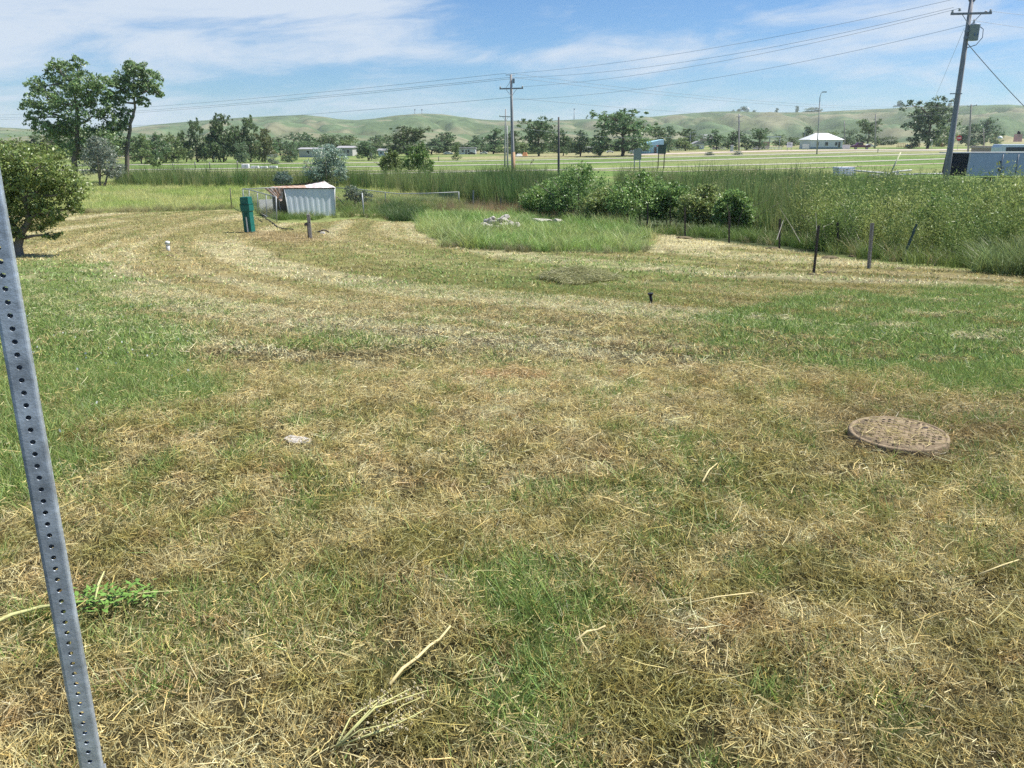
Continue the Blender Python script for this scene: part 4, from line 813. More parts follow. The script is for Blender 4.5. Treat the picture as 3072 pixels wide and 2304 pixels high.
# left side: frame studs; open, its inner shade put in as a black sheet
MB().face([tl + Vector((.02, .03, -.02)), lt, lb, bl_ + Vector((.02, .03, 0))]).face([bl_ + Vector((.05, .03, 0)), lb + Vector((.03, 0, 0)), lt + Vector((.03, 0, 0)), tl + Vector((.05, .03, -.02))]).build('opening_shade', M_BLACK, t)
rb = br + Vector((-1.0, 1.6, 0)); rt = tr + Vector((-1.0, 1.6, 0))
MB().face([tr, br, rb, rt]).build('side_wall', M_SHEET, t); MB().face([lb, lt, rt, rb]).build('back_wall', M_SHEET, t)
for a_, b_ in ((tl, bl_), (lt, lb), (tl.lerp(lt, .5), bl_.lerp(lb, .5)), (tr, br)): MB().tube([a_ + Vector((0, -.012, 0)), b_ + Vector((0, -.012, 0))], .022, 6).build('frame_stud', M_WHITED, t)
MB().tube([tl + Vector((-.03, -.03, .03)), tr + Vector((.03, -.03, .03))], .03, 6).build('eave_bar', M_BLACK, t)
pk = sp2(973, 547, 1.5); lf = sp2(810, 562, 1.2); e = Vector((0, -.06, .05)); q1, q2 = sp2(915, 558, 1.5), sp2(1005, 563, 1.9)
corr(lf + e, q1 + e, tl + e, tl.lerp(tr, .45) + e, M_RUST, 'roof_sheet', 4); corr(q1 + e, pk + e, tl.lerp(tr, .45) + e, tl.lerp(tr, .8) + e, M_PINKR, 'roof_sheet', 3); corr(pk + e, q2 + e, tl.lerp(tr, .8) + e, tr + e + Vector((.06, 0, 0)), M_PINKR, 'roof_sheet', 2)
pk2 = pk + Vector((.1, 1.3, -.15)); corr(pk + e, pk2 + e, lf + e + Vector((.3, .6, 0)), pk2 + Vector((-1.4, .2, -.2)) + e, M_PINKR, 'roof_sheet', 3)
MB().tube([tl.lerp(tr, .74) + e, pk + e + Vector((0, 0, .02)), tr + e], .018, 6).build('ridge_trim', M_WHITE, t)
corr(lf + Vector((0, -1.15, .02)), sp2(849, 563, .05), sp2(842, 604, -.15), sp2(848, 600, -.05), M_RUST, 'hanging_sheet', 5).data.update()

# wire fences: rail, posts, woven mesh
def fence_mesh(mb, a, b_, h0, h1, cell=.075, w=.0038):
    d = b_ - a; L = math.hypot(d.x, d.y); nn = int(L / cell) + 1
    for s_ in (0, 1):
        for i in range(-int(1.3 / cell), nn):
            pts = []
            for tt in (0, 1):
                u = (i * cell + tt * 1.2) / L if s_ == 0 else (i * cell + (1 - tt) * 1.2) / L
                pts.append((u, tt))
            (u0, v0), (u1, v1) = pts
            lo, hi = 0.0, 1.0
            du = u1 - u0
            if abs(du) > 1e-9:
                ta, tb = (0 - u0) / du, (1 - u0) / du; lo, hi = max(lo, min(ta, tb)), min(hi, max(ta, tb))
            if hi <= lo: continue
            P = []
            for tt in (lo, hi):
                u, v = u0 + du * tt, v0 + (v1 - v0) * tt; base = a.lerp(b_, u); hh = h0 + (h1 - h0) * u; P.append(base + Vector((0, 0, .03 + v * (hh - .04))))
            o = Vector((0, 0, w)); mb.face([P[0] - o, P[1] - o, P[1] + o, P[0] + o])
    return mb
def rail_fence(label, pts, posts, mrail=M_GALVD):
    """pts: base pixel + top pixel pairs along the fence; posts: which of them carry a post"""
    B = [gp(*q[0]) for q in pts]; T = [at(q[1][0], q[1][1], b_.y) for q, b_ in zip(pts, B)]; o = B[0]; t = thing('wire_fence', label, 'fence', o)
    MB().tube([q - o for q in T], .028, 6).build('top_rail', mrail, t)
    for i in posts: MB().tube([B[i] - o + Vector((0, 0, -.2)), T[i] - o + Vector((0, 0, .03))], .03, 8).build('post', mrail, t)
    mb = MB()
    for i in range(len(B) - 1): fence_mesh(mb, B[i] - o, B[i + 1] - o, (T[i] - B[i]).z, (T[i + 1] - B[i + 1]).z)
    f_ = mb.build('wire_mesh', M_GALVD, t); tag(f_, kind='stuff'); return t
rail_fence('left side of the wire pen, rail sloping down to its front corner post', [((729, 622), (729, 566)), ((748, 631), (747, 569)), ((773, 642), (772, 576)), ((800, 653), (798, 583)), ((830, 667), (828, 591))], (0, 1, 2, 3, 4))
rail_fence('back of the wire pen running level behind the shed', [((729, 619), (730, 567)), ((812, 612), (812, 563)), ((1005, 608), (1005, 563))], (1, 2))
rail_fence('long wire fence with a sagging top rail right of the shed', [((1010, 612), (1010, 563)), ((1069, 613), (1069, 567)), ((1156, 614), (1156, 577)), ((1195, 614), (1195, 581)), ((1280, 613), (1280, 580)), ((1378, 613), (1376, 576))], (1, 2, 5))
p = gp(1093, 652); t = tag(MB().tube([(0, 0, -.2), at(1086, 579, p.y) - p], .035, 8).build('fence_post', M_GALVD, None, p), 'pale pipe post leaning beside the sandy gap in the pen', 'post', 'loose fence posts')
p = gp(695, 627); tag(MB().tube([(0, 0, -.2), at(690, 563, p.y) - p], .028, 6).build('fence_post', M_TPOST, None, p), 'dark thin post standing alone left of the wire pen', 'post', 'loose fence posts')
tag(MB().box((0, 0, .02), (2.2, .9, .05), .1, .9).build('sandy_board', mat('sandy_board', (.55, .45, .26), .9, scale=5), None, gp(1120, 645)), 'sandy pale board lying in the gap of the pen', 'board')
tag(MB().box((0, 0, .35), (.9, .05, .8), R(35), M=None).build('white_board', M_WHITED, None, gp(795, 640) + Vector((0, .5, 0))), 'dull white board leaning inside the pen at left', 'board')

# steel fence posts along the ditch
def tpost(base, top, label, m, w=.035, studs=True):
    p = gp(*base); q = at(top[0], top[1], p.y) - p; t = thing('fence_post', label, 'post', p, group='steel posts along the ditch')
    ax = q.normalized(); mb = MB(); L = q.length; rot = Vector((0, 0, 1)).rotation_difference(ax).to_matrix()
    mb.box(ax * (L / 2 - .1), (w * 1.5, w * .22, L + .2), M=rot); mb.box(ax * (L / 2 - .1) + Vector((0, -w * .45, 0)), (w * .22, w * .7, L + .2), M=rot); mb.build('stem', m, t)
    if studs:
        mb = MB()
        for i in range(int(L / .09)): mb.box(ax * (.1 + i * .09) + Vector((0, -w * .9, 0)), (w * .4, w * .3, .03), M=rot)
        tag(mb.build('studs', m, t), kind='stuff')
    return t
FP = [((1420, 614), (1420, 571), 'thick post where the long wire fence ends', M_GALVD, .07), ((1448, 612), (1448, 580), 'first thin post right of the wire fence end', M_TPOSTG, .05), ((1502, 632), (1502, 594), 'second thin post right of the wire fence end', M_TPOSTG, .05), ((1558, 642), (1557, 597), 'third thin post behind the left part of the mound', M_TPOSTG, .045),
      ((1620, 652), (1620, 597), 'post behind the flat pale slabs of the mound', M_TPOST, .045), ((1688, 658), (1687, 600), 'post behind the middle of the mound', M_TPOSTG, .045), ((1764, 666), (1763, 609), 'post behind the reddish dry stalks', M_TPOSTG, .045), ((1943, 695), (1943, 611), 'post just right of the mound, before the hedge', M_TPOST, .04), ((2055, 714), (2055, 622), 'post with turned sod at its foot, right of the mound', M_TPOST, .04),
      ((2187, 729), (2188, 635), 'post before the reeds, fourth from the leaning one', M_TPOST, .04), ((2338, 747), (2340, 656), 'post with a dark sod clump at its foot', M_TPOST, .04), ((2441, 821), (2456, 677), 'nearest dark post, tallest of the row', M_TPOST, .036), ((2513, 758), (2513, 667), 'post standing back between the nearest two', M_TPOST, .04), ((2606, 806), (2617, 669), 'thick greyish post right of the nearest one', M_WOOD, .055), ((2706, 785), (2750, 672), 'grey green post leaning strongly to the right', M_TPOSTG, .045)]
for a_ in FP: tpost(*a_, studs=a_[0][0] > 2300)

# rubble in the mound
import bmesh
def rock_mesh(seed, n=1):
    r = np.random.default_rng(seed); bm = bmesh.new(); bmesh.ops.create_icosphere(bm, subdivisions=2, radius=1.0)
    pl = [(Vector(r.normal(size=3)).normalized(), r.uniform(.55, .85)) for _ in range(9)]
    for v in bm.verts:
        for nrm, d in pl:
            e = v.co.dot(nrm) - d
            if e > 0: v.co -= nrm * e
        v.co += Vector(r.normal(size=3)) * .02
    me = bpy.data.meshes.new('rock'); bm.to_mesh(me); bm.free(); me.materials.append(M_ROCK); return me
RM = [rock_mesh(900 + i) for i in range(6)]
r = np.random.default_rng(77); kR = mpp(rockc)
for i in range(34):
    a_ = r.uniform(0, 2 * pi); q = math.sqrt(r.uniform()); px = 1500 + 62 * q * cos(a_); h = .42 * (1 - q) + .34
    p = Vector((rockc.x + (px - 1500) * kR, rockc.y + .1 + .55 * q * sin(a_), 0)); s_ = r.uniform(.10, .21)
    o = bpy.data.objects.new('rock', RM[i % 6]); COL.objects.link(o); o.location = (p.x, p.y, g1(p.x, p.y) + h * r.uniform(.5, 1)); o.scale = (s_ * r.uniform(.8, 1.4), s_, s_ * r.uniform(.5, .9)); o.rotation_euler = (r.uniform(-.6, .6), r.uniform(-.6, .6), r.uniform(0, 6))
    tag(o, 'pale broken stone in the rubble pile in the tall grass', 'stone', 'rubble pile')
for px, py, sx, lab in ((1620, 672, .62, 'larger flat pale slab in the mound behind the rubble'), (1673, 673, .24, 'smaller flat pale slab in the mound behind the rubble')):
    p = gp(px, py); o = bpy.data.objects.new('stone_slab', RM[2]); COL.objects.link(o); o.location = p + Vector((0, 0, .16)); o.scale = (sx, .4, .12); tag(o, lab, 'stone')
# stones and clods in the lawn
for px, py, s_, sz, lab in ((893, 1322, (.10, .07, .02), .008, 'flat pale stone half buried in the foreground lawn'),):
    o = bpy.data.objects.new('flat_stone', RM[1]); COL.objects.link(o); o.location = gp(px, py) + Vector((0, 0, sz)); o.scale = s_; o.rotation_euler = (0, .1, .4); tag(o, lab, 'stone')
def clod(px, py, w_, label, m=M_SOIL):
    p = gp(px, py); k = mpp(p); r = np.random.default_rng(int(px)); bm = bmesh.new(); bmesh.ops.create_icosphere(bm, subdivisions=3, radius=1)
    for v in bm.verts: v.co *= 1 + .35 * (float(fbm(v.co.x * 2 + px, v.co.y * 2 + v.co.z * 1.7, 3, 3)) - .5) * 2
    me = bpy.data.meshes.new('sod_clod'); bm.to_mesh(me); bm.free(); me.materials.append(m); o = bpy.data.objects.new('sod_clod', me); COL.objects.link(o)
    o.location = p + Vector((0, 0, w_ * k * .03)); o.scale = (w_ * k / 2, w_ * k / 2, w_ * k * .13); o.rotation_euler = (0, 0, r.uniform(0, 6)); tag(o, label, 'sod clod', 'torn sod in the lawn')
for a_ in ((2320, 747, 40, 'dark sod clump at the foot of a fence post'), (2438, 823, 26, 'sod clod at the foot of the nearest dark post'), (2492, 818, 36, 'flat sod clod right of the nearest dark post'), (2490, 775, 44, 'grassy sod clump between the fence posts'), (2560, 770, 28, 'sod clod left of the thick greyish post'), (2690, 782, 44, 'sod clump left of the leaning post foot'), (2700, 806, 26, 'small dark clod below the leaning post'), (2050, 716, 46, 'turned sod at the foot of the post right of the mound'), (2100, 720, 30, 'small turned sod before the hedge'),
            (899, 806, 18, 'small dark clod alone in the left lawn'), (2065, 938, 22, 'small dark clod right of the black pipe'), (1945, 918, 30, 'dark sod round the foot of the black pipe'), (510, 768, 26, 'low torn sod round the white pipe')): clod(*a_)
# heap of cut grass
p = gp(1730, 835); k = mpp(p); nn = 5200; a_ = rng.uniform(0, 2 * pi, nn); q = np.sqrt(rng.uniform(0, 1, nn)); q = q * (.6 + .8 * fbm(np.cos(a_) * 1.5 + 9, np.sin(a_) * 1.5, 8, 3)); x = p.x + q * np.cos(a_) * 120 * k; y = p.y + q * np.sin(a_) * 1.2
zz = G(x, y) + .20 * np.clip(1 - q, 0, 1) * (.5 + fbm(x * 2, y * 2, 7, 3))
o = blade_field('grass_heap', x, y, (.06, .22), (.006, .011), (1.1, 1.65), (0, .2), mixc(np.broadcast_to(np.array([.30, .33, .14]), (nn, 3)), np.array([.50, .47, .25]), rng.uniform(0, 1, nn)) * rng.uniform(.5, 1.3, (nn, 1)), 'low heap of wilted cut grass in the middle of the lawn', 1, True, (0, .05), .5, z=zz); o['category'] = 'grass heap'; del o['kind']

# stalks lying in the foreground
def stalk(name, label, pts, r0, r1, m, lift=.03):
    P = [gp(*q) + Vector((0, 0, lift + (.012 if i % 2 else 0))) for i, q in enumerate(pts)]; n_ = len(P)
    return tag(MB().tube(P, [r0 + (r1 - r0) * i / (n_ - 1) for i in range(n_)], 7).build(name, m), label, 'stalk')
stalk('dry_stalk', 'thick yellow dry stalk lying in the foreground lawn', [(1170, 2095), (1210, 2055), (1255, 2010), (1290, 1985), (1320, 1955), (1352, 1925)], .0055, .0035, M_STALK, .045)
stalk('dry_stalk', 'thin pale stalk lying towards the round lid', [(2105, 1470), (2125, 1440), (2150, 1412)], .005, .003, M_STALK, .04)
stalk('dry_stalk', 'short bent pale stalk right of the green foreground patch', [(1725, 1965), (1760, 1945), (1790, 1930), (1815, 1928)], .004, .003, M_STALK, .05)
stalk('dry_stalk', 'long thin pale stalk beside the foreground green patch', [(2050, 1850), (2150, 1838), (2260, 1815)], .003, .002, M_STALK, .05)
stalk('dry_stalk', 'pale stalk at the lower right edge', [(2930, 1760), (3000, 1740), (3050, 1715)], .003, .002, M_STALK, .05)
w_ = thing('green_weed', 'fallen green weed stalk lying behind the steel post', 'weed', gp(100, 1870)); wl0 = gp(100, 1870)
P = [gp(*q) + Vector((0, 0, .05)) - wl0 for q in ((-40, 1925), (40, 1885), (130, 1860), (230, 1845), (300, 1842), (380, 1825), (460, 1815), (540, 1810))]
MB().tube(P, [.006, .0065, .0055, .0045, .0035, .003, .002, .0015], 7).build('stem', M_STALKG, w_)
MB().tube([gp(290, 1848) + Vector((0, 0, .05)) - wl0, gp(305, 1815) + Vector((0, 0, .08)) - wl0, gp(325, 1790) + Vector((0, 0, .1)) - wl0], [.003, .0045, .002], 6).build('side_shoot', M_STALKG, w_)
r = np.random.default_rng(3); V = []; 
for i in range(150):
    q = P[3].lerp(P[6], r.uniform()) + Vector((r.normal() * .03, r.normal() * .035, -.01 + abs(r.normal()) * .02)); V.append(q)
mb = MB()
for q in V:
    a_ = r.uniform(0, 6.28); d = Vector((cos(a_), sin(a_), r.uniform(-.2, .5))) * r.uniform(.015, .05); s_ = Vector((-sin(a_), cos(a_), 0)) * r.uniform(.003, .006); mb.face([q - s_, q + d * .5 - s_ * 1.3, q + d, q + d * .5 + s_ * 1.3])
mb.build('leaves', mat('weed_leaf', (.14, .26, .05), .7, scale=30, var=.35), w_)
w_ = thing('seeded_weed', 'fallen weed with cream seed heads at the bottom of the picture', 'weed', gp(1010, 2270)); w0 = gp(1010, 2270); root = Vector((0, 0, .03)); mbs, mbh = MB(), MB(); r = np.random.default_rng(8)
for i, (px, py) in enumerate(((1180, 2110), (1235, 2120), (1285, 2140), (1250, 2190), (1150, 2150), (1220, 2230), (1290, 2165))):
    e = gp(px, py) + Vector((0, 0, .045 + .015 * (i % 3))) - w0; md = root.lerp(e, .5) + Vector((r.normal() * .02, r.normal() * .02, .02)); mbs.tube([root, md, e], [.003, .002, .001], 6)
    for j in range(22):
        u = r.uniform(.55, 1.02); q = (md.lerp(e, (u - .5) * 2) if u > .5 else root.lerp(md, u * 2)) + Vector((r.normal() * .012, r.normal() * .012, r.normal() * .01)); s_ = r.uniform(.002, .0045) * (1.3 if i in (2, 6) else 1); mbh.box(q, (s_ * 1.5, s_, s_), r.uniform(0, 3), .6)
mbs.build('stems', M_STALKG, w_); tag(mbh.build('seed_heads', M_SEED, w_), kind='stuff')
w_ = thing('dead_weed', 'bare pale dead stalks by the posts before the right bank', 'weed', gp(2500, 757)); w0 = gp(2500, 757); r = np.random.default_rng(9); mb = MB()
for a_, b_, c_ in (((2440, 735), (2450, 690), (2447, 635)), ((2540, 745), (2560, 660), (2520, 605)), ((2550, 745), (2590, 665), (2600, 640)), ((2560, 740), (2535, 680), (2535, 600)), ((2590, 745), (2560, 680), (2555, 640)), ((2480, 740), (2470, 680), (2500, 668)), ((2330, 720), (2350, 660), (2360, 640)), ((2400, 725), (2375, 680), (2340, 625))):
    mb.tube([at(*q, w0.y + r.uniform(0, .8)) - w0 for q in (a_, b_, c_)], [.012, .009, .004], 5)
mb.build('stalks', mat('bleached_stalk', (.46, .43, .36), .9, scale=12), w_)

# ------------------------------------------------------------------ poles and lines
def insulator(mb, c, k=1.0): mb.lathe([(.05 * k, 0), (.10 * k, .03 * k), (.04 * k, .08 * k), (.09 * k, .12 * k), (.03 * k, .18 * k)], 8, c)
def upole(name, label, base_px, dist, top_y, r0, m, top_px=None, arms=(), butt=None):
    p = at(base_px, 500, dist); p.z = g1(p.x, p.y); q = at(top_px if top_px is not None else base_px, top_y, dist) - p; t = thing(name, label, 'pole', p, group='poles')
    MB().tube([(0, 0, -.3), q * .33, q * .66, q], [r0 * 1.15, r0, r0 * .85, r0 * .68], 12).build('pole', m, t)
    for (zf, half, yaw, n_ins) in arms:
        c = q * zf; lean = math.atan2(q.x, q.z); ax = Vector((cos(yaw) * cos(lean), sin(yaw), -sin(lean))); MB().box(c + Vector((-sin(yaw), cos(yaw), 0)) * -(r0 + .06), (2 * half, .11, .13), yaw, M=Matrix.Rotation(lean, 3, 'Y')).build('crossarm', m, t)
        mb = MB()
        for i in range(n_ins): u = -1 + 2 * i / (n_ins - 1); insulator(mb, c + ax * half * .93 * u + Vector((sin(yaw) * (r0 + .06), -cos(yaw) * (r0 + .06), .065)))
        mb.build('insulators', M_STONE, t)
        mb = MB()
        for s_ in (-1, 1): mb.tube([c + ax * half * .45 * s_ + Vector((0, -r0 - .06, -.06)), c + Vector((0, -r0 - .02, -.75))], .022, 5)
        mb.build('brace', M_GALVD, t)
    return t, p, q
# leaning pole with transformer
RP, rp0, rq = upole('utility_pole', 'tall leaning utility pole with transformer at the right', 2843, 58, -12, .19, M_POLE, 2917, ((.918, 1.24, R(-9), 2),))
ax = Vector((cos(R(-9)), sin(R(-9)), -.12)); top = rq
mb = MB()
for u in (-.60, .70): insulator(mb, rq * .918 + ax * 1.24 * u + Vector((-.03, -.25, .065)), 1.1)
mb.build('insulators', M_STONE, RP)
mb = MB()
for s_ in (-1, 1): mb.tube([rq * .975 + ax * .12 * s_, rq + ax * .36 * s_ + Vector((0, 0, .05)), rq + ax * .40 * s_ + Vector((0, 0, .45)), rq + ax * .22 * s_ + Vector((0, 0, .65))], .045, 6)
mb.build('top_bracket', M_GALVD, RP)
tc_ = at(2922, 98, 57.6) - rp0
tf = MB().lathe([(.26, -.48), (.30, -.46), (.30, .42), (.33, .44), (.33, .50), (.05, .56)], 18, tc_).build('transformer', mat('transformer_paint', (.42, .48, .54), .5, .1, var=.08), RP)
mb = MB()
for s_ in (-.1, .1): mb.box(tc_ + Vector((s_, -.305, -.15)), (.07, .02, .16))
mb.build('transformer_number', mat('faded_digits', (.18, .26, .36), .6), tf)
MB().lathe([(.05, 0), (.08, .05), (.04, .1), (.07, .15), (.03, .3)], 8, tc_ + Vector((-.1, 0, .54))).build('bushing', M_STONE, tf)
MB().tube([tc_ + Vector((.28, -.1, .35)), tc_ + Vector((.52, -.1, .2)), tc_ + Vector((.55, -.1, -.3)), tc_ + Vector((.2, -.1, -.75)), tc_ + Vector((-.45, -.15, -.95))], .025, 6).build('cable_loop', M_WIRE, RP)
MB().box(tc_ + Vector((-.42, .05, .1)), (.35, .08, .12)).box(tc_ + Vector((-.42, .05, -.3)), (.35, .08, .12)).build('hanger', M_GALVD, RP)
p = at(2868, 281, 57.7) - rp0; MB().box(p, (.75, .09, .06), R(-9)).box(p + Vector((0, -.1, .25)), (.10, .08, .5)).build('step_bracket', M_GALVD, RP)
CP, cp0, cq = upole('utility_pole', 'tall central utility pole with one crossarm and a tan foot', 1540, 88, 223, .17, M_POLE, 1533, ((.872, 1.2, 0, 2),))
MB().tube([(0, 0, -.2), (0, 0, 3.1)], [.21, .185], 12).build('pole_foot', M_TAN, CP)
MB().tube([cq * .99 + Vector((-.55, 0, .05)), cq * .99 + Vector((.4, 0, .05))], .03, 6).box(cq * .95 + Vector((.25, -.1, -.1)), (.22, .25, .45)).tube([cq * .87 + Vector((-.6, -.1, 0)), cq * .92 + Vector((-.2, -.1, 0)), cq * .96], .02, 5).build('pole_top_fittings', M_GALVD, CP)
upole('utility_pole', 'slim grey pole with a small crossarm close left of the central pole', 1514, 140, 327, .13, M_POLE, 1517, ((.87, 1.0, 0, 2),))
upole('utility_pole', 'shorter slim grey pole beside the central pole', 1523, 132, 377, .13, M_POLE, 1521)
upole('utility_pole', 'short dark bare pole right of the central pole', 1677, 78, 351, .11, M_WOODD, 1676)
upole('utility_pole', 'far grey pole with double crossarms behind the verge', 2213, 230, 342, .24, M_POLE, 2217, ((.93, .95, .3, 3), (.80, .95, .3, 3)))
upole('utility_pole', 'far thin pole right of the leaning utility pole', 2898, 190, 313, .20, M_WOOD, 2914, ((.97, 1.1, 0, 2),))
upole('utility_pole', 'thin pole right of the white hipped house', 2528, 260, 362, .20, M_WOOD, 2533)
upole('utility_pole', 'thin pole in front of the dark tree by the maroon pickup', 2618, 250, 342, .20, M_WOOD, 2627)
upole('utility_pole', 'short thin pole in the right tree group', 2946, 210, 384, .14, M_WOOD, 2950)
def lamp(label, base, dist, top, hook):
    p = at(base[0], base[1], dist); p.z = g1(p.x, p.y); q = at(top[0], top[1], dist) - p; e = at(hook[0], hook[1], dist) - p; t = thing('street_lamp', label, 'street lamp', p, group='street lamps')
    MB().tube([(0, 0, -.2), q * .5, q], [.16, .12, .09], 8).build('column', M_POLE, t); MB().tube([q, q + (e - q) * .3 + Vector((0, 0, (e - q).z * .5)), e], .06, 6).build('arm', M_GALVD, t); MB().box(e + Vector((.25, 0, 0)), (.9, .35, .2)).build('lamp_head', M_GREYS, t)
lamp('tall street lamp left of the white hipped house', (2451, 458), 190, (2460, 291), (2470, 276)); lamp('low street lamp above the parked red car', (2071, 441), 260, (2071, 402), (2082, 396)); lamp('thin lamp column beside the white notice board', (2412, 440), 260, (2415, 392), (2417, 390))
WIRES = [0]
def wire(label, a, b_, sag, r_=.011):
    pts = [a.lerp(b_, i / 24) - Vector((0, 0, sag * 4 * (i / 24) * (1 - i / 24))) for i in range(25)]
    tag(MB().tube(pts, r_, 5).build('power_line', M_WIRE), label, 'power line', 'power lines')
rt_ = lambda f_, u: rp0 + rq * f_ + ax * 1.24 * u + Vector((0, -.25, .25)); ct = lambda f_, u: cp0 + cq * f_ + Vector((1.15 * u, -.1, .2))
wire('power line from the central pole top to the leaning pole, uppermost', ct(.985, -.3), rt_(.985, 0), .7); wire('power line from the central crossarm left end to the leaning pole', ct(.95, .2), rt_(.918, -.93), .9); wire('power line from the central crossarm right end to the leaning pole', ct(.87, .97), rt_(.918, -.6), .8); wire('lowest power line between central and leaning pole', cp0 + cq * .77, rp0 + rq * .87, .9)
LP = at(-260, 356, 205)
for i, (f_, u, dz_, lab) in enumerate(((.99, -.4, .6, 'uppermost power line running left from the central pole'), (.955, 0, 0, 'second power line running left from the central pole'), (.94, -.1, -.4, 'third power line running left from the central pole'), (.775, 0, -2.6, 'lowest power line running left from the central pole'))): wire(lab, ct(f_, u), LP + Vector((0, 0, dz_)), 1.2, .015)
FPR = at(2914, 318, 190)
for i, (f_, dz_, lab) in enumerate(((.99, .3, 'uppermost line from the central pole to the far right pole'), (.955, 0, 'middle line from the central pole to the far right pole'), (.77, -1.2, 'lowest line from the central pole to the far right pole'))): wire(lab, ct(f_, 0), FPR + Vector((0, 0, dz_)), 1.6, .014)
OUT = at(3700, 40, 60)
for i, (f_, u, dz_, lab) in enumerate(((.985, .1, .9, 'uppermost line leaving the leaning pole to the right'), (.918, .93, .2, 'middle line leaving the leaning pole to the right'), (.87, 0, -1.2, 'line leaving the transformer to the right'))): wire(lab, rt_(f_, u), OUT + Vector((0, 0, dz_)), .5)
wire('thick service cable dropping to the right from the leaning pole', at(2903, 131, 57.8), at(3350, 560, 60), .5, .025); wire('thin stay dropping left from the leaning pole', at(2893, 84, 58), at(2760, 400, 130), .0, .010); wire('line crossing behind the big dark tree', at(2217, 352, 230), at(2880, 318, 190), 3.0, .02)
wire('line strung low before the central trees', at(1520, 378, 135), at(2210, 388, 225), 2.0, .02)
for px, top, k_, lab in ((1245, 329, 0, 'left radio mast on the middle hill'), (1266, 329, 1, 'right radio mast on the middle hill'), (1722, 327, 2, 'lone radio mast on the hills right of the central poles'), (2243, 326, 3, 'pale water tower on the right hill crest')):
    sky_y = float(np.interp(px, SKY[:, 0], SKY[:, 1])); a_ = at(px, sky_y + 3, 1650); b_ = at(px, top, 1650); t = thing('radio_mast' if k_ < 3 else 'water_tower', lab, 'mast' if k_ < 3 else 'tower', a_); h = (b_ - a_).z
    MB().tube([(0, 0, -8), (0, 0, h)], [.9, .5] if k_ < 3 else [.9, .9], 6).build('mast', M_WIRE if k_ < 3 else M_WHITED, t)
    if k_ == 3: MB().lathe([(.9, h - 6), (3, h - 4), (3, h), (.5, h + 2)], 10).build('tank', M_WHITED, t)
    else: MB().box((0, 0, h), (3, 3, 1.2)).build('aerials', M_WIRE, t)

# ------------------------------------------------------------------ homes, cars and signs across the highway
def house(label, x0, x1, yb, yw, yr_, wm, rm, roof='gable', wins=(), door=None, depth=7.0, dist=None, rz=0.0, name='house', cat='house'):
    p = gp((x0 + x1) / 2, yb) if dist is None else at((x0 + x1) / 2, yb, dist)
    if dist: p.z = g1(p.x, p.y)
    k = mpp(p); W = (x1 - x0) * k; h = (yb - yw) * k; hr = (yw - yr_) * k; t = thing(name, label, cat, p, rz); D = depth
    MB().box((0, D / 2, h / 2 - .3), (W, D, h + .6)).build('wall', wm, t); mb = MB(); o = .35
    if roof == 'gable': mb.v += [(-W / 2 - o, -o, h - .02), (W / 2 + o, -o, h - .02), (W / 2 + o, D + o, h - .02), (-W / 2 - o, D + o, h - .02), (-W / 2 - o, D / 2, h + hr), (W / 2 + o, D / 2, h + hr)]; fs = [(0, 1, 5, 4), (2, 3, 4, 5), (0, 4, 3), (1, 2, 5), (3, 2, 1, 0)]
    if roof == 'hip': e = W * .30; mb.v += [(-W / 2 - o, -o, h - .02), (W / 2 + o, -o, h - .02), (W / 2 + o, D + o, h - .02), (-W / 2 - o, D + o, h - .02), (-W / 2 + e, D / 2, h + hr), (W / 2 - e, D / 2, h + hr)]; fs = [(0, 1, 5, 4), (2, 3, 4, 5), (3, 0, 4), (1, 2, 5), (3, 2, 1, 0)]
    if roof == 'front': mb.v += [(-W / 2 - o, -o, h - .02), (W / 2 + o, -o, h - .02), (0, -o, h + hr), (-W / 2 - o, D + o, h - .02), (W / 2 + o, D + o, h - .02), (0, D + o, h + hr)]; fs = [(0, 1, 2), (5, 4, 3), (0, 2, 5, 3), (2, 1, 4, 5), (0, 3, 4, 1)]
    if roof == 'flat': mb.box((0, D / 2, h + hr / 2), (W + .4, D + .4, hr)); fs = []
    if roof == 'slant': mb.v += [(-W / 2 - o, -o, h), (W / 2 + o, -o, h + hr), (W / 2 + o, D, h + hr), (-W / 2 - o, D, h), (-W / 2 - o, -o, h - .2), (W / 2 + o, -o, h - .2), (W / 2 + o, D, h - .2), (-W / 2 - o, D, h - .2)]; fs = [(0, 1, 2, 3), (4, 5, 1, 0), (5, 6, 2, 1), (7, 4, 0, 3), (6, 7, 3, 2), (7, 6, 5, 4)]
    for f_ in fs: mb.f.append(f_); mb.sm.append(False)
    mb.build('roof', rm, t)
    for (u, v, w_, hh) in wins:
        wo_ = MB().box(((u - .5) * W, -.03, v * h), (w_ * W + .15, .08, hh * h + .15)).build('window', M_WHITE, t); MB().box(((u - .5) * W, -.06, v * h), (w_ * W, .06, hh * h)).build('pane', M_GLASS, wo_)
    if door: MB().box(((door[0] - .5) * W, -.04, door[2] * h / 2), (door[1] * W, .08, door[2] * h)).build('door', M_WOODD, t)
    return t, W, h
house('grey bungalow with one dark window behind the silver willow', 898, 962, 472, 448, 444, M_WALLG, M_ROOFG, 'gable', ((.42, .6, .13, .4), (.8, .55, .08, .6)))
house('white shed roof just visible among trees left of the grey bungalow', 826, 851, 452, 432, 429, M_WALLW, M_ROOFW, 'flat')
house('grey low house right of the silver willow', 1014, 1058, 468, 444, 439, M_WALLG, M_ROOFG, 'gable', ((.7, .55, .14, .4),), (.4, .1, .8))
house('small white house between trees left of the green shrubs', 1135, 1152, 470, 452, 447, M_WALLW, M_ROOFG, 'gable', ((.5, .6, .3, .3),))
house('white mobile home left of the central poles', 1376, 1426, 463, 447, 444, M_WALLW, M_ROOFG, 'flat', ((.25, .6, .12, .4), (.6, .6, .12, .4)), (.45, .08, .8))
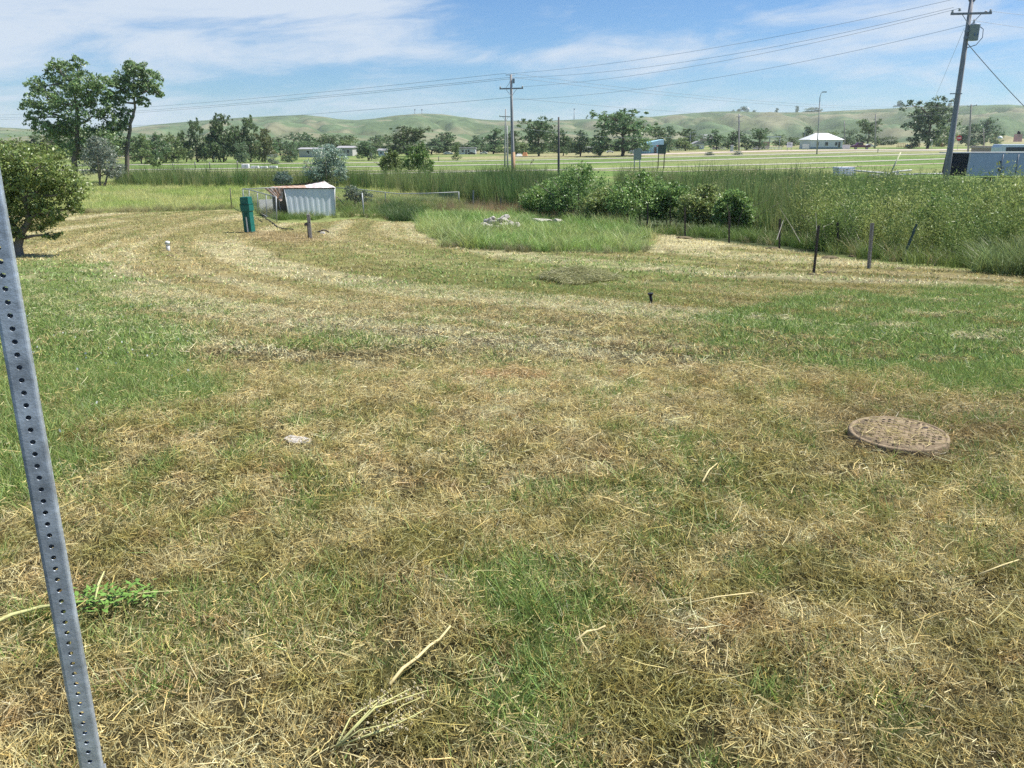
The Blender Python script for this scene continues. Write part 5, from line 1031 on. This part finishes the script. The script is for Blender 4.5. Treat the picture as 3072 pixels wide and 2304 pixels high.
house('white low house half hidden behind the largest spreading tree', 1752, 1778, 457, 444, 440, M_WALLW, M_ROOFG, 'gable', ((.5, .6, .3, .3),))
bb, W, h = house('pale blue roadside building with a slanted roof and round emblem', 1920, 1985, 461, 434, 420, M_WALLB, M_BLUER, 'slant', ((.2, .5, .2, .4),), (.70, .12, .7))
MB().tube([(W * .36, -.16, h * 1.08), (W * .36, -.24, h * 1.08)], .85, 16).build('round_emblem', mat('pink_emblem', (.55, .12, .16), .6), bb); MB().box((-W * .36, -1.2, h * .80), (W * .45, 2.4, .15)).box((-W * .57, -2.3, h * .4), (.12, .12, h * .8)).box((-W * .15, -2.3, h * .4), (.12, .12, h * .8)).build('porch_roof', M_BLUER, bb)
house('low white lean-to left of the pale blue building', 1899, 1920, 459, 442, 438, M_WALLW, M_ROOFW, 'flat')
house('little white hut with a front gable', 2077, 2112, 448, 433, 424, M_WALLW, M_ROOFG, 'front', (), (.45, .2, .75), 4)
house('brown low house among trees right of the little hut', 2110, 2136, 436, 416, 405, M_PINKB, M_ROOFG, 'gable', ((.5, .5, .2, .4),))
house('low pink building by the white railing', 2279, 2306, 448, 428, 426, M_PINKB, M_PINKB, 'flat')
cpt = thing('carport', 'open carport with a pale roof left of the white boards', 'carport', gp(2322, 446)); k = mpp(gp(2322, 446)); MB().box((0, 2, 34 * k), (34 * k, 5, .3)).build('roof', M_ROOFW, cpt)
for s_ in (-15, 15): MB().tube([(s_ * k, 0, -.1), (s_ * k, 0, 34 * k)], .12, 6).build('post', M_GALVD, cpt)
wh, W, h = house('white house with a hipped white metal roof', 2430, 2526, 447, 420, 401, M_WALLW, M_ROOFW, 'hip', ((.22, .55, .07, .36), (.50, .55, .09, .36), (.80, .55, .07, .36)), (.90, .06, .75), 9)
MB().box((0, -.05, .2), (W + .1, .12, .5)).build('skirting', mat('blue_grey_base', (.24, .30, .34), .8), wh)
house('pinkish flat building with a chimney behind the trailer at the right edge', 2994, 3110, 462, 424, 417, M_PINKB, mat('pink_coping', (.58, .44, .40), .8), 'flat', dist=150, depth=9)
p = at(3053, 420, 152); t = thing('chimney', 'squat reddish chimney with a dark cap at the right edge', 'chimney', p); k = mpp(p); MB().box((0, 0, 6 * k), (16 * k, 1, 22 * k)).build('stack', M_PINKB, t); MB().lathe([(4 * k, 17 * k), (5 * k, 20 * k), (3 * k, 26 * k)], 8).build('cap', M_BLACK, t)
p = at(3000, 416, 149.8); tag(MB().lathe([(.36, -.05), (.40, .08), (.36, .25), (.2, .42), (.02, .46)], 12).build('dome_light', M_WHITE, None, p), 'white dome standing on the roof corner of the pinkish building', 'dome')
# enclosed trailer, van behind it
T0 = at(2960, 520, 85); T0.z = g1(T0.x, T0.y); k = mpp(T0); t = thing('cargo_trailer', 'grey blue enclosed cargo trailer with a black nose at the right edge', 'trailer', T0); X0, X1 = (2899 - 2960) * k, (3160 - 2960) * k; zb, zt = at(2960, 528, 85).z - T0.z, at(2960, 460, 85).z - T0.z
for a_, b_ in ((X0, (3000 - 2960) * k), ((3000 - 2960) * k + .012, (3046 - 2960) * k), ((3046 - 2960) * k + .012, X1)): MB().box(((a_ + b_) / 2, 1.1, (zb + zt) / 2), (b_ - a_, 2.2, zt - zb)).build('side_panel', M_TRAIL, t, bevel=.02)
xn, xnb = (2852 - 2960) * k, (2846 - 2960) * k
mb = MB(); mb.v += [(X0 - .02, .0, zt), (X0 + .10, .0, zb), (X0 - .02, 2.2, zt), (X0 + .10, 2.2, zb), (xn, .75, zt), (xnb, .75, zb), (xn, 1.45, zt), (xnb, 1.45, zb)]
for f_ in ((0, 4, 5, 1), (4, 6, 7, 5), (6, 2, 3, 7), (0, 2, 6, 4), (1, 5, 7, 3), (0, 1, 3, 2)): mb.f.append(f_); mb.sm.append(False)
mb.build('nose', M_TRAILB, t); MB().box(((X0 + X1) / 2 - .9, 1.1, zt + .06), (X1 - X0 + 2.0, 2.25, .10)).build('roof_edge', M_WHITED, t)
MB().box((X0 + .10, -.02, (zb + zt) / 2), (.16, .05, zt - zb)).build('corner_trim', M_WHITED, t)
mb = MB()
for px in (3000, 3046): mb.tube([((px - 2960) * k, -.04, zb + .1), ((px - 2960) * k, -.04, zt - .1)], .04, 6)
mb.build('door_bar', M_GALVD, t); mb = MB()
for px, py in ((2993, 486), (2995, 507)): mb.box(((px - 2960) * k, -.06, zt - (py - 460) * k), (.12, .1, .3))
mb.box(((3002 - 2960) * k, -.06, zt - (502 - 460) * k), (.5, .06, .06)); mb.build('hinge', M_BLACK, t)
for px in (2965, 2985): wp = MB().tube([((px - 2960) * k, .15, .34), ((px - 2960) * k, .40, .34)], .34, 16).build('wheel', M_TYRE, t); MB().tube([((px - 2960) * k, .12, .34), ((px - 2960) * k, .2, .34)], .18, 12).build('rim', M_RIM, wp)
V0 = at(3060, 470, 100); V0.z = g1(V0.x, V0.y); k = mpp(V0); zt2 = at(3060, 433, 100).z - V0.z; t = thing('parked_van', 'white van parked behind the grey blue trailer', 'van', V0)
L = 4.9; MB().prism([(-2.45, .45), (-2.5, zt2 - .35), (-2.3, zt2), (2.2, zt2), (2.9, 1.6), (3.4, 1.3), (3.4, .45)], 0, 1.9).build('body', M_VAN, t, bevel=.06); MB().box((0, -.01, zt2 - .55), (3.6, .05, .45)).build('side_window', M_GLASS, t)
for wx in (-1.5, 2.3): wp = MB().tube([(wx, -.02, .36), (wx, .25, .36)], .36, 16).build('wheel', M_TYRE, t); MB().tube([(wx, -.04, .36), (wx, .1, .36)], .2, 12).build('rim', M_RIM, wp)
def car(label, px, py, len_px, m, kind='car', dist=None, flip=1):
    p = gp(px, py) if dist is None else at(px, py, dist)
    if dist: p.z = g1(p.x, p.y)
    L = len_px * mpp(p); s_ = L / 4.8; t = thing('parked_' + kind, label, kind, p); f_ = flip
    if kind == 'pickup': prof = [(-2.4, .5), (-2.4, 1.05), (-.5, 1.08), (-.35, 1.75), (.75, 1.78), (1.3, 1.15), (2.3, 1.0), (2.4, .5)]; win = [(-.22, 1.15), (-.15, 1.65), (.68, 1.67), (1.05, 1.15)]
    else: prof = [(-2.3, .4), (-2.35, .95), (-1.6, 1.05), (-1.1, 1.45), (.4, 1.48), (1.1, 1.02), (2.2, .85), (2.35, .4)]; win = [(-1.3, 1.03), (-.95, 1.38), (.33, 1.40), (.85, 1.03)]
    MB().prism([(x * f_ * s_, z_ * s_) for x, z_ in (prof if f_ > 0 else prof[::-1])], 0, 1.75 * s_).build('body', m, t, bevel=.05); MB().prism([(x * f_ * s_, z_ * s_) for x, z_ in (win if f_ > 0 else win[::-1])], -.015, .03).build('window', M_GLASS, t)
    for wx in (-1.45, 1.5): wp = MB().tube([(wx * f_ * s_, -.03, .34 * s_), (wx * f_ * s_, .22, .34 * s_)], .36 * s_, 14).build('wheel', M_TYRE, t); MB().tube([(wx * f_ * s_, -.05, .34 * s_), (wx * f_ * s_, .1, .34 * s_)], .19 * s_, 10).build('rim', M_RIM, wp)
car('maroon pickup parked right of the white hipped house', 2584, 448, 54, M_MAROON, 'pickup', flip=-1); car('white car parked behind the maroon pickup', 2612, 443, 34, M_WHITE); car('red car parked beside the pale blue building', 2032, 444, 34, M_RED)
car('white car parked left of the white mobile home', 1345, 464, 30, M_WHITE); car('dark car parked before the white mobile home', 1415, 464, 24, M_BLACK); car('white car parked right of the white mobile home', 1451, 463, 26, M_WHITE, flip=-1); car('dark car under the trees right of the short bare pole', 1795, 460, 24, M_BLACK); car('blue car in the yard left of the big dark tree', 2728, 440, 18, M_BLUE); car('dark red car near the white picnic shelter', 2150, 449, 26, M_MAROON)
car('white car before the trees left of the largest spreading tree', 1830, 459, 24, M_WHITE)
def panel_sign(name, label, x0, x1, y0, y1, yb, m, posts=(.15, .85), pm=M_GALVD, dist=None, mark=None):
    p = gp((x0 + x1) / 2, yb) if dist is None else at((x0 + x1) / 2, yb, dist)
    if dist: p.z = g1(p.x, p.y)
    k = mpp(p); t = thing(name, label, 'sign', p); W = (x1 - x0) * k; z0, z1 = at(x0, y1, p.y).z - p.z, at(x0, y0, p.y).z - p.z
    MB().box((0, 0, (z0 + z1) / 2), (W, .08, z1 - z0)).build('panel', m, t)
    for u in posts: MB().tube([((u - .5) * W, .1, -.2), ((u - .5) * W, .1, z1 - .1)], .07, 6).build('post', pm, t)
    if mark: MB().box((0, -.05, (z0 + z1) / 2), (W * .7, .03, (z1 - z0) * .14)).box((-W * .1, -.05, z0 + (z1 - z0) * .72), (W * .45, .03, (z1 - z0) * .10)).build('lettering', mark, t)
    return t
panel_sign('road_sign', 'tall grey back of a road sign on two posts', 1899, 1922, 448, 480, 514, M_GREYS, dist=105); panel_sign('road_sign', 'dark highway sign on two thin posts right of the grey one', 1972, 1996, 434, 462, 488, M_DKG, (.12, .85), M_BLACK, dist=128)
panel_sign('notice_board', 'white notice board with faint dark lettering by the road', 2359, 2376, 427, 442, 452, M_WHITE, mark=M_GREYS); panel_sign('notice_board', 'plain white board left of the white hipped house', 2406, 2426, 432, 446, 449, M_WHITE); panel_sign('notice_board', 'plain pale board at the right corner of the white hipped house', 2526, 2549, 434, 447, 449, M_WHITED)
p = gp(2872, 450); k = mpp(p); t = thing('stop_sign', 'red octagonal stop sign beyond the leaning utility pole', 'sign', p); zc = at(2872, 414, p.y).z - p.z
MB().tube([(0, -.02, zc), (0, .02, zc)], 8.5 * k, 8).build('panel', M_RED, t); MB().tube([(0, .06, -.2), (0, .06, zc + .3)], .06, 6).build('post', M_GALVD, t); MB().box((0, -.03, zc), (11 * k, .02, 2.6 * k)).build('lettering', M_WHITE, t)
p = gp(2195, 455); k = mpp(p); t = thing('utility_box', 'pale green roadside cabinet by the far pole', 'cabinet', p); MB().box((0, 0, 8 * k), (7 * k, .8, 20 * k)).build('cabinet', mat('pale_green', (.36, .46, .40), .6), t); MB().box((0, 0, 18.5 * k), (9 * k, 1, 1.5 * k)).build('lid', M_WHITED, t)
def rail_run(label, x0, x1, y, h_px, m, cat='fence', n_=9, name='white_railing'):
    a_, b_ = gp(x0, y), gp(x1, y); k = mpp(a_); t = thing(name, label, cat, a_); d = b_ - a_
    for i in range(n_): MB().tube([d * (i / (n_ - 1)) + Vector((0, 0, -.1)), d * (i / (n_ - 1)) + Vector((0, 0, h_px * k))], .06, 5).build('post', m, t)
    for f_ in (.35, .9): MB().tube([Vector((0, 0, h_px * k * f_)), d + Vector((0, 0, h_px * k * f_))], .07, 5).build('rail', m, t)
rail_run('long white railing along the far side of the road', 2215, 2345, 449, 8, M_WHITE, n_=14); rail_run('brown wooden fence in the yard left of the big dark tree', 2690, 2714, 444, 14, M_TAN, n_=6, name='yard_fence'); rail_run('low white railing under the trees by the little hut', 2130, 2192, 450, 9, M_WHITE, n_=8); rail_run('pale blue fence before the parked red car', 2015, 2068, 452, 9, mat('blue_white', (.45, .55, .56), .7), n_=10, name='yard_fence')
p = gp(2880, 437); k = mpp(p); t = thing('shelter', 'long low white roofed shelter behind the leaning utility pole', 'shelter', p); MB().box((0, 1.5, 14 * k), (150 * k, 3, .3)).build('roof', M_WHITED, t)
for i in range(7): MB().tube([((-70 + i * 23) * k, 0, -.1), ((-70 + i * 23) * k, 0, 14 * k)], .08, 5).build('post', M_WHITED, t)
p = gp(2790, 445); k = mpp(p); t = thing('lawn_ornament', 'white upright yard ornament on legs by the big dark tree', 'ornament', p); MB().lathe([(2 * k, 6 * k), (5 * k, 9 * k), (4.5 * k, 18 * k), (7 * k, 22 * k), (2 * k, 25 * k)], 9).build('body', M_WHITED, t)
for s_ in (-3, 3): MB().tube([(s_ * k * 1.3, 0, 0), (s_ * k, 0, 8 * k)], .8 * k, 5).build('leg', M_WHITED, t)
p = gp(2826, 442); k = mpp(p); t = thing('play_frame', 'yellow and red play frame near the leaning utility pole', 'play frame', p)
for i, m_ in enumerate((M_YEL, M_RED, M_YEL)): MB().tube([((i * 5 - 8) * k, 0, 0), ((i * 5 - 5) * k, 0, 12 * k), ((i * 5 - 2) * k, 0, 0)], .7 * k, 5).build('frame', m_, t)
p = gp(2745, 443); k = mpp(p); t = thing('flower_bed', 'pink and red flowering bed under the dark bush', 'flower bed', p); r = np.random.default_rng(4); mb, mb2 = MB(), MB()
for i in range(60): (mb if i % 2 else mb2).box((r.uniform(-16, 16) * k, r.uniform(-.5, .5), r.uniform(1, 9) * k), (1.6 * k, 1.6 * k, 1.6 * k), r.uniform(0, 3), .6)
mb.build('pink_flowers', mat('pink_flower', (.55, .25, .30), .8), t); mb2.build('stems', mat('flower_stem', (.10, .12, .06), .9), t)
p = gp(1565, 468); k = mpp(p); t = thing('rubbish_heap', 'orange and white heap under the trees right of the central pole', 'heap', p); MB().box((-8 * k, 0, 3 * k), (20 * k, 2, 7 * k), .1, .6).build('white_heap', M_WHITED, t); MB().box((10 * k, .2, 5 * k), (16 * k, 2, 11 * k), -.1, .6).build('orange_heap', M_ORANGE, t)
for i, (x0, x1, h_, lab) in enumerate(((727, 748, 12, 'tallest white concrete block by the highway, leftmost of the row'), (754, 777, 7, 'second white concrete block of the row by the highway'), (782, 803, 6, 'third white concrete block of the row by the highway'), (809, 832, 7, 'last white concrete block of the row by the highway'))):
    p = gp((x0 + x1) / 2, 505); k = mpp(p); tag(MB().box((0, 0, h_ * k / 2), ((x1 - x0) * k, 1.0, h_ * k), .05, .94).build('concrete_block', mat('block_white', (.66, .68, .68), .9), None, p, bevel=.04), lab, 'block', 'concrete blocks by the highway')
for i, (px, y0, y1, lab) in enumerate(((520, 490, 511, 'marker post by the highway near the sapling'), (586, 487, 504, 'marker post left of the tall dark trees'), (630, 487, 506, 'marker post before the tall dark trees'), (713, 484, 506, 'marker post left of the white concrete blocks'), (1316, 470, 484, 'dark marker post right of the green shrub pair'), (2633, 448, 458, 'dark marker post before the maroon pickup'))):
    p = gp(px, y1); k = mpp(p); t = thing('marker_post', lab, 'post', p, group='highway marker posts'); MB().tube([(0, 0, -.1), (0, 0, (y1 - y0) * k)], .07, 6).build('stake', M_TPOST, t); MB().box((0, 0, (y1 - y0 - 2) * k), (3 * k, .08, 4 * k)).build('reflector', M_WHITE, t)
for px, y0, y1, w_, lab in ((532, 463, 480, 7, 'small white sign left under the tall dark trees'), (615, 463, 482, 8, 'white sign in the middle under the tall dark trees'), (642, 466, 482, 6, 'narrow white sign right under the tall dark trees'), (1112, 458, 482, 9, 'grey standing board left of the green shrub pair')):
    panel_sign('roadside_sign', lab, px - w_ / 2, px + w_ / 2, y0, y0 + 9, y1, M_WHITED if px < 1100 else M_WALLG)
# boat trailer and long poles behind the bank
B0 = at(2570, 540, 62); B0.z = g1(B0.x, B0.y); k = mpp(B0); t = thing('flat_trailer', 'white flat trailer with stacked panels behind the right bank', 'trailer', B0); zz_ = lambda py: at(2570, py, 62).z - B0.z
for i in range(4): MB().box(((2542 - 2570) * k, .6 + .1 * i, zz_(526 - i * 7)), (50 * k, 1.1, 5 * k), R(4)).build('panel', (M_WHITE, M_VAN)[i % 2], t, bevel=.01)
for s_ in (0, 1.3): MB().tube([((2560 - 2570) * k, s_, zz_(512)), ((2700 - 2570) * k, s_, zz_(524 - s_ * 2))], .05, 6).build('frame_rail', M_WHITED, t)
for px in (2650, 2690): MB().tube([((px - 2570) * k, -.1, zz_(518)), ((px - 2570) * k, 1.4, zz_(518))], .05, 6).build('cross_bar', M_WHITED, t)
for px in (2565, 2588): wp = MB().tube([((px - 2570) * k, -.1, .4), ((px - 2570) * k, .15, .4)], .42, 14).build('wheel', M_TYRE, t); MB().tube([((px - 2570) * k, -.13, .4), ((px - 2570) * k, 0, .4)], .25, 12).build('rim', M_WHITE, wp)
MB().box(((2640 - 2570) * k, .6, zz_(530)), (40 * k, 1.0, 10 * k), .1, .8).build('bow', M_WHITE, t)
for i, (a_, b_, lab) in enumerate((((2660, 517), (2735, 510), 'upper long pale pole lying right of the flat trailer'), ((2650, 524), (2745, 523), 'lower long pale pole lying right of the flat trailer'), ((2740, 522), (2826, 521), 'straight pale pole lying at the foot of the leaning utility pole'))):
    tag(MB().tube([at(*a_, 63), at(*b_, 63)], .05, 6).build('long_pole', M_WHITED), lab, 'pole', 'long poles behind the bank')
tag(MB().tube([at(2662, 540, 61), at(2702, 457, 61)], [.06, .05], 6).build('leaning_pole', mat('cream_pole', (.66, .66, .42), .6)), 'cream pole leaning up out of the right bank', 'pole')

# ------------------------------------------------------------------ air
hz = MB().box((0, 1000, 38), (7000, 4200, 90)).build('haze', None); m, n, l = newmat('air'); n.clear(); vo = n.new('ShaderNodeVolumePrincipled'); vo.inputs['Color'].default_value = (.80, .90, 1, 1); vo.inputs['Density'].default_value = .00013; vo.inputs['Anisotropy'].default_value = .2
o = n.new('ShaderNodeOutputMaterial'); l.new(vo.outputs[0], o.inputs['Volume']); hz.data.materials.append(m); tag(hz, 'thin pale summer haze over the plain', kind='stuff')
